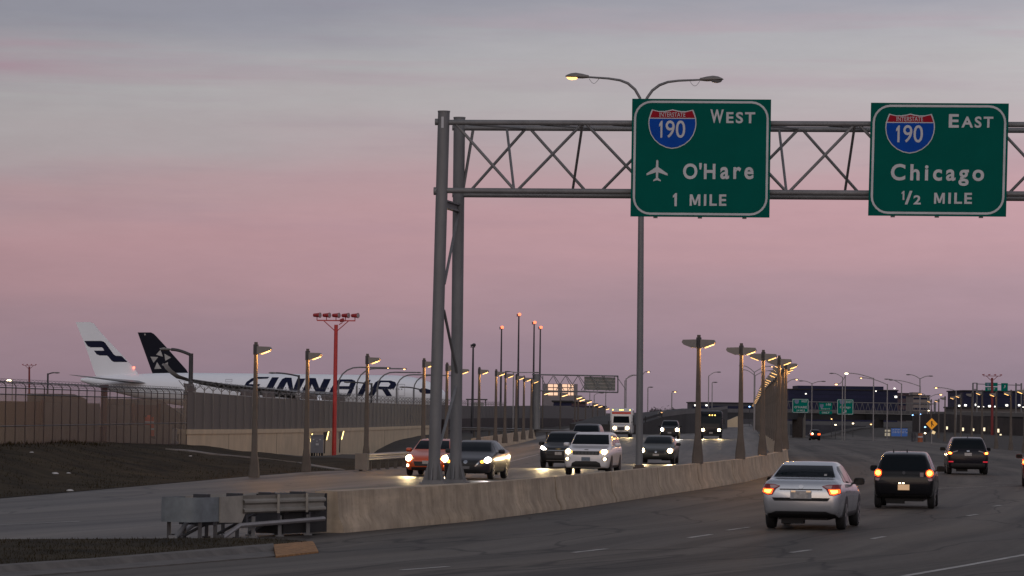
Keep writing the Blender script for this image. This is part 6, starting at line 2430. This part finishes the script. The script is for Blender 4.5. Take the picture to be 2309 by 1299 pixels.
M_GLASSB = mat('window_band', (.012, .016, .045), .4, var=.1, spec=.15)
t = building(1778, 2024, 880, 1500, 40, M_NAVYB, 'office_block', 'long dark navy office block behind the distant flyover', lit=((1817, 888, 2.2), (1975, 882, 2), (2017, 876, 2.5), (2020, 895, 4)), strips=(5, M_GLASSB, .45))
p0, p1 = at(1801, 873, 1500), at(1994, 873, 1500)
b = MB()
b.box(((p0.x + p1.x) / 2 - t.location.x, 18, p0.z - .8), (p1.x - p0.x, 30, 3.0))
b.build('penthouse', M_NAVYB, t)
building(1559, 1700, 909.5, 1300, 30, mat('dark_block', (.05, .05, .062), .6, var=.2, scale=.1), 'low_block', 'low dark building above the flyover ramp left of the lamp posts', strips=(2, M_GLASSB, .4), lit=((1568, 914, 3.5), (1593, 914, 3.2)))
building(2026, 2050, 888, 1700, 30, mat('maroon_block', (.085, .05, .06), .7, var=.2, scale=.1), 'hotel_block', 'narrow maroon building right of the navy office block', strips=(4, M_GLASSB, .4))
t = building(2059, 2096, 893, 1650, 30, mat('pale_block', (.24, .20, .18), .8, var=.1, scale=.1), 'parking_block', 'pale banded building with stepped top in the right distance', strips=(5, M_GLASSB, .35))
p0, p1 = at(2058, 888, 1655), at(2075, 888, 1655)
b = MB()
b.box(((p0.x + p1.x) / 2 - t.location.x, 12, p0.z - .5), (p1.x - p0.x, 14, 2.4))
b.build('penthouse', mat('pale_block', (.24, .2, .18)), t)
rr_ = random.Random(5)
t = building(2173, 2420, 884, 1100, 40, M_NAVYB, 'terminal_block', 'dark navy terminal with scattered lit windows at the far right', strips=(4, M_GLASSB, .4),
             lit=((2163, 915, 3.5), (2177, 914, 4), (2201, 913, 4), (2206, 918, 3.6), (2231, 916, 4), (2244, 917, 3), (2270, 914, 4), (2295, 921, 3.5), (2298, 914, 3.5), (2308, 919, 3.5), (2217, 918, 2.5)))
building(2150, 2420, 922, 1000, 20, mat('grey_podium', (.11, .095, .09), .8, var=.2, scale=.1), 'podium_block', 'low grey podium below the dark terminal at the far right', strips=(2, M_PARA, .35))
# glassy pavilion with lit panes behind the cantilever sign
p0, p1 = at(1226, 865, 900), at(1302, 918, 900)
t = thing('glass_pavilion', 'pale glass building with rows of peach lit panes behind the cantilever sign', 'building', (p0.x, 900, 0))
b = MB()
b.box(((p1.x - p0.x) / 2, 8, (p0.z - 3) / 2), (p1.x - p0.x, 16, p0.z + 3))
b.build('wall', mat('pavilion_wall', (.19, .17, .18), .5, var=.1, scale=.1), t)
for y0_, y1_ in ((866.5, 873), (875, 881), (885, 891.5)):
    for x0, x1 in ((1236, 1247), (1249, 1257.5), (1268, 1279), (1281, 1286), (1288, 1293)):
        a, c = at(x0, y0_, 899.8), at(x1, y1_, 899.8)
        b = MB()
        b.box(((a.x + c.x) / 2 - p0.x, -.2, (a.z + c.z) / 2), (c.x - a.x, .1, a.z - c.z))
        b.build('window', M_WINWARM, t)
building(1249, 1289, 907, 840, 12, M_NAVYB, 'service_block', 'small dark service building in front of the glass pavilion', strips=(2, M_PARA, .3), zb=-1)
building(1286, 1323, 909, 880, 12, mat('maroon_block', (.085, .05, .06)), 'service_block', 'small maroon service building right of the dark service building', strips=(2, M_GLASSB, .3), zb=-1)
building(1300, 1365, 918, 1000, 14, mat('pale_shed', (.20, .18, .17), .8, var=.1), 'long_shed', 'long pale shed behind the row of short lamp posts', strips=(1, M_BRDARK, .2), zb=-1)
# brown noise wall right of the bridge, with lit niches
wl = [(2060, 640, 934), (2130, 600, 933), (2200, 560, 938), (2330, 500, 947)]
w0 = at(2060, 960, 640)
t = thing('brown_wall', 'brown roadside wall with a row of lit niches at the far right', 'wall', (w0.x, w0.y, 0))
o3 = Vector((w0.x, w0.y, 0))
b = MB()
b.loft([[at(px, py, Y) - o3, Vector((at(px, py, Y).x, Y, -3)) - o3, Vector((at(px, py, Y).x, Y + 1.5, -3)) - o3, at(px, py, Y) + Vector((0, 1.5, 0)) - o3] for px, Y, py in wl])
b.build('panel', mat('brown_wall', (.050, .036, .032), .9, var=.4, scale=.3), t)
for px, py, Y, s in ((2132, 965, 585, 5.5), (2168, 968, 570, 6), (2191, 969, 560, 4.5), (2215.5, 968, 548, 6), (2247, 971, 530, 6), (2122, 982, 585, 4.5), (2252, 982, 520, 5), (2172, 983, 560, 5)):
    q = at(px, py, Y)
    b = MB()
    b.box(q - o3 + Vector((0, -2, 0)), (.24, .2, s * .085))
    b.build('niche_lamp', em('niche_lamp', (1.0, .80, .52), 1.6), t)
# fence-like darker building right behind poles, merge sign etc.
q = at(2101, 956, 380)
zb_ = gz(q.x, q.y)
t = thing('merge_sign', 'orange-yellow diamond merge sign with black arrows on a post', 'road sign', (q.x, q.y, zb_))
h = q.z - zb_
M_YEL = em('warning_yellow_glow', (1.0, .36, .01), .34, (.6, .26, .01))  # sheeting emits a little, standing in for light falling on it
b = MB()
r_ = .62
b.prism([(0, r_), (r_, 0), (0, -r_), (-r_, 0)], lambda a, c, d: Vector((a, d, h + c)), -.03, 0)
b.build('panel', M_YEL, t)
b = MB()
for pl in ([(-.05, -.30), (.04, -.30), (.04, -.02), (.17, -.20), (.24, -.16), (.04, .12), (.04, .16), (.14, .16), (0, .36), (-.14, .16), (-.05, .16)],):
    b.tri(pl, lambda a, c: Vector((a, -.04, h + c)))
b.tri([(-.14, -.02), (-.05, .12), (-.05, .02)], lambda a, c: Vector((a, -.04, h + c)))
b.build('arrow', M_BLACK, t, fix=False)
b = MB()
b.tube([(0, .03, 0), (0, .03, h + .3)], .05, 6)
b.build('post', M_GALV, t)
q2 = at(2106, 975, 379)
b = MB()
b.prism([(-.02, .20), (.3, .05), (.16, -.22), (-.14, -.12)], lambda a, c, d: Vector((q2.x - q.x + a, d, q2.z - zb_ + c)), -.04, -.01)
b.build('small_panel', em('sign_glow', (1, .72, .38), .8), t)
# blue information sign
q = at(2028, 975, 560)
zb_ = gz(q.x, q.y)
t = thing('blue_sign', 'blue information sign with rows of white text beyond the bridge piers', 'road sign', (q.x, q.y, zb_))
h = q.z - zb_
b = MB()
b.box((0, 0, h), (2.55, .06, 1.25))
b.build('panel', em('blue_panel_glow', (.02, .10, .36), .25, (.02, .08, .26)), t)  # panel is no lamp; light on it is put in as emission
b = MB()
rr_ = random.Random(11)
for r0, v in enumerate((.42, .18, -.06)):
    x = -1.1
    while x < 1.0:
        w = rr_.uniform(.15, .4)
        b.box((x + w / 2, -.05, h + v), (w, .02, .08))
        x += w + .12
b.build('text_rows', M_SIGNW, t)
b = MB()
for s in (-1, 1):
    b.tube([(s * 1.0, .05, 0), (s * 1.0, .05, h + .6)], .06, 6)
b.build('posts', M_GALV, t)
# roadside clutter by the gore on the right: drums, attenuator, cabinet
for px, py, Y, kind, lab in ((2075, 987, 420, 'orange', 'orange drum at the right-hand exit gore'), (2001, 990, 600, 'pale', 'pale box at the foot of the dark bridge pier'), (2060, 986, 440, 'dark', 'dark drum left of the orange drum')):
    q = at(px, py + 4, Y)
    t = thing('drum', lab, 'drum', (q.x, q.y, gz(q.x, q.y)), 0)
    b = MB()
    b.tube([(0, 0, 0), (0, 0, .1), (0, 0, .5), (0, 0, 1.05)], [.36, .3, .29, .26] if kind != 'pale' else [.45, .45, .45, .45], 14)
    b.build('body', {'orange': mat('drum_orange', (.30, .075, .02), .6, var=.2), 'pale': em('pale_box_glow', (1, .85, .6), .25, (.4, .37, .3)), 'dark': M_DARK}[kind], t, smooth=40)  # pale box has a weak glow painted in, though no lamp
    b = MB()
    b.tube([(0, 0, .55), (0, 0, .72)], .30 if kind != 'pale' else .46, 14)
    b.build('band', M_SIGNW if kind == 'orange' else M_DARK, t)
    b = MB()
    b.tube([(0, 0, 1.05), (0, 0, 1.16)], [.12, .10], 10)
    b.build('lid', M_DARK, t)

# right-hand lamp posts, heads to the left
for i, (px, pt, Y, lit) in enumerate(((2280, 879, 284, 1), (2247, 882, 300, 1), (2215, 879, 318, 1), (2192, 884, 345, 0), (2167, 887, 370, 1), (2154, 891, 395, 1), (2131, 893, 412, 0), (2117, 899, 470, 1), (2100, 900, 500, 1), (2311, 874, 262, 1))):
    p = at(px, pt, Y)
    z0 = gz(p.x, p.y)
    lab = (['tapered lamp post nearest the right edge of the highway, head to the left', 'second'] + ORD[2:])[i] + (' right-hand lamp post with its head to the left' if i else '') if i < 9 else 'lamp post cut by the right edge of the picture'
    lamp_post('lamp_post', (p.x, p.y, z0), 0, p.z - z0, [(-1, bool(lit))], lab, 'right-hand lamp posts with heads to the left', light=8 if i in (0, 1, 9) else False)

# far sign gantry at the right
q = at(2193, 866, 900)
t = thing('far_overhead_gantry', 'thin far overhead gantry with green signs behind the right red mast', 'gantry', (q.x, q.y, 0))
oq = Vector((q.x, q.y, 0))
b = MB()
for y0_, x0, x1 in ((864, 2193, 2204), (878, 2193, 2204), (868, 2290, 2303), (884, 2290, 2303)):
    b.tube([at(x0, y0_, 900) - oq, at(x1, y0_ + .2, 900) - oq], .12, 5)
b.tube([at(2204, 866, 900) - oq, at(2300, 869, 900) - oq], .10, 5)
for x in (2194, 2203, 2291, 2303):
    z_ = at(x, 864, 900) - oq
    b.tube([Vector((z_.x, 0, -1)), z_], .2, 6)
b.build('frame', M_GALVD, t)
small_sign(2221, 2249, 863, 871, 896, [('A B', (-.7, .7, -.6, .6))] and [('#shield', (-.8, -.3, -.8, .8)), ('#shield', (-.2, .3, -.8, .8))], 'upper green sign left of the right red mast top', border=False)
small_sign(2221, 2249, 873, 882, 896, [('EXIT', (-.6, .6, -.5, .5))], 'lower green sign left of the right red mast top', border=False)
small_sign(2257, 2272, 864, 882, 896, [('#arrow', (-.2, .3, -.3, .5))], 'narrow green sign right of the right red mast top', border=False)

# thin cobra lamps of the far roads
TH = 'thin distant street lamps'
FL = [
    (1412, 905, 853, 520, [(1434, 846, 'curve', 1.8)], 'thin lamp just left of the tall pole, arm to the right'), (1446.5, 905, 849, 560, [(1457, 838, 'curve', 2.2)], 'lamp arm showing right of the tall pole'),
    (1409, 905, 858, 700, [(1425, 846, 'curve', 0)], 'thin unlit lamp behind the oncoming shuttle bus roof'), (1515, 920, 886, 600, [(1517, 883, 'curve', 2.2)], 'thin lamp with a lit tip above the flyover ramp'),
    (1484, 930, 931, 440, [(1486, 929, 'curve', 2.0)], 'low lit lamp on the flyover ramp rail'), (1598, 905, 847, 700, [(1616, 839, 'curve', 0)], 'thin unlit lamp behind the first twin-headed lamp post'),
    (1606, 908, 863, 760, [(1608, 862, 'curve', 0)], 'bare thin pole right of the first twin-headed lamp post'), (1701, 900, 838, 520, [(1676, 825, 'curve', 1.6), (1735, 826, 'curve', 1.6)], 'twin-armed lamp behind the third twin-headed lamp post'),
    (1702.5, 900, 846, 560, [(1678, 834, 'curve', 1.6), (1733, 836, 'curve', 0)], 'lower twin-armed lamp behind the third twin-headed lamp post'),
    (1770, 905, 866, 620, [(1791, 855, 'curve', 2.2)], 'lamp with arm to the right, right of the median row'), (1831, 915, 864, 640, [(1811, 859, 'curve', 0), (1852, 860, 'curve', 0)], 'gull-wing lamp in front of the navy office block'),
    (1900, 915, 850, 600, [(1880, 842, 'curve', 0)], 'unlit lamp with arm to the left before the navy block'), (1906, 915, 846, 610, [(1891, 866, 'curve', 3)], 'pole with a bright lamp hanging left of it'),
    (1970, 985, 852, 520, [(1914, 841.5, 'curve', 4)], 'lamp with the brightest head and a long left arm'), (2001, 985, 866, 540, [(1947, 852, 'curve', 1.8)], 'lamp with long left arm right of the brightest one'),
    (2033, 960, 865, 560, [(2004, 855, 'curve', 0)], 'lamp with long left arm before the maroon building'), (2074.5, 960, 853, 560, [(2053, 845, 'curve', 0), (2094, 848, 'curve', 0)], 'tall gull-wing lamp right of the maroon building'),
    (2075, 940, 870, 600, [(2014, 857, 'curve', 0)], 'lamp with a very long left arm right of the maroon building'), (2156, 930, 880, 560, [(2116, 874, 'curve', 2.4)], 'lamp with long left arm above the right-hand posts'),
    (2092, 930, 896, 640, [(2080, 888, 'curve', 3)], 'short lamp with a bright head above the pale building'), (2096, 930, 895, 660, [(2116, 889, 'curve', 2.6)], 'short lamp with arm to the right above the pale building'),
    (1340, 925, 890, 900, [(1352, 886, 'curve', 0)], 'faint thin lamp left of the shuttle bus'), (1330, 925, 884, 950, [(1322, 882, 'curve', 0)], 'faint thin pole behind the cantilever sign panel'),
    (1366, 925, 886, 900, [(1378, 884, 'curve', 0)], 'faint thin pole just above the shuttle bus'), (1461, 925, 874, 600, [(1463, 873, 'curve', 0)], 'bare thin pole right of the tall lamp pole'),
    (1158, 930, 838, 450, [(1150, 838, 'curve', 0), (1205, 840, 'curve', 0)], 'dark crossbar lamp behind the left lamp row'), (28, 905, 856, 560, [(26, 857, 'curve', 5)], 'yellow lamp glowing behind the barbed wire at the far left'),
]
for px, pb_, pt, Y, arms, lab in FL:
    far_lamp('far_street_lamp', lab, px, pb_, pt, Y, arms, .06 + Y * .00004, TH, M_GALV)
# scattered small lit lamps under and around the bridge
for i, (px, py, s, Y, lab) in enumerate(((1875, 945, 2.2, 780, 'small amber lamp under the middle green sign'), (1884, 958, 3.4, 700, 'bright white lamp under the bridge'), (1923.5, 955, 3.4, 700, 'bright warm lamp under the bridge'), (1964, 957, 2.8, 700, 'small warm lamp by the right bridge pier'),
                                         (2086, 977, 3.6, 420, 'bright warm lamp low beside the merge sign'), (2086, 963, 3.2, 430, 'blue lamp left of the merge sign'), (2058, 936, 2.6, 600, 'left of two warm lamps over the blue sign'), (2075, 934, 2.6, 600, 'right of two warm lamps over the blue sign'),
                                         (2094, 926, 2.6, 620, 'white lamp below the pale building'), (1690, 917, 3, 740, 'blue-white lamp on the flyover'))):
    p = at(px, py, Y)
    z0 = gz(p.x, p.y)
    t = thing('small_lamp', lab, 'lamp', (p.x, p.y, z0))
    b = MB()
    b.tube([(0, .1, 0), (0, .1, p.z - z0)], .06, 6)
    b.build('stem', M_DARK, t)
    b = MB()
    ls = s * Y / F * .62
    b.loft([[Vector((ls * a, ls * w * math.cos(k * math.pi / 5), p.z - z0 + ls * w * .7 * math.sin(k * math.pi / 5))) for k in range(10)] for a, w in ((-1, .25), (-.6, .8), (0, 1), (.6, .8), (1, .25))])
    b.build('bulb', em('blue_lamp', (.25, .5, 1.0), 6) if 'blue' in lab else (M_WARM if 'white' in lab or 'bright' in lab else M_SODIUMF), t, smooth=60)
# bright strip window of the pale building's neighbour
# low trees on the skyline beside the ramp
def bush(px, py, Y, w, h, label):
    c = at(px, py, Y)
    t = thing('tree', label, 'tree', (c.x, Y, c.z - h))
    b = MB()
    b.tube([(0, 0, -2), (0, 0, h * .5)], [.25, .12], 6)
    b.build('trunk', M_BRDARK, t)
    rr = random.Random(int(px))
    b = MB()
    for _ in range(420):
        a, q, e = rr.uniform(0, 6.28), rr.random() ** .5, rr.uniform(-1, 1)
        x, y, z = w * q * math.cos(a), w * .5 * q * math.sin(a), h * .55 + h * .45 * e * math.sqrt(max(0, 1 - q * q)) * (1 + .3 * math.sin(3 * a))
        s = rr.uniform(.12, .3)
        u = Vector((rr.uniform(-1, 1), rr.uniform(-1, 1), rr.uniform(-1, 1))).normalized() * s
        v = Vector((rr.uniform(-1, 1), rr.uniform(-1, 1), rr.uniform(-1, 1))).normalized() * s
        p = Vector((x, y, z))
        b.add([p, p + u, p + v], [(0, 1, 2)])
    b.build('crown', mat('bare_twigs', (.055, .047, .045), .9, var=.3), t, fix=False)


bush(1502, 918, 600, 2.3, 2.2, 'small bare tree on the ramp skyline, wider one')
bush(1477, 920, 640, 1.0, 1.6, 'small bare tree on the ramp skyline, narrow left one')
bush(1517, 921, 620, .9, 1.5, 'small bare tree on the ramp skyline, low right one')
# brown hedge-like screen along the far fence foot
b = MB()
b.loft([[fp(y, -.5, .5), fp(y, zt_, .5), fp(y, zt_, .2), fp(y, -.5, .2)] for y, zt_ in ((352, 1.7), (420, 1.75), (520, 1.6), (700, 1.3))])
tag(b.build('fence_screen', mat('brown_screen', (.040, .026, .024), .9, var=.5, scale=.8), fix=True), 'dark brown screen along the foot of the far panel fence', 'screen')
# parked vehicle hint beyond the fence right of the gantry legs
q = at(1075, 906, 480)
t = thing('baggage_shelter', 'small dark roofed shelter behind the fence right of the gantry posts', 'shelter', (q.x, q.y, 0))
b = MB()
b.box((0, 0, q.z + .3), (2.9, 2, .18))
b.build('roof', M_DARK, t)
for s in (-1, 1):
    b = MB()
    b.tube([(s * 1.2, 0, 0), (s * 1.2, 0, q.z + .3)], .08, 6)
    b.build('post', M_DARK, t)
b = MB()
b.box((.1, .2, q.z - .35), (1.6, .1, .5))
b.build('panel', M_SIGNW, t)
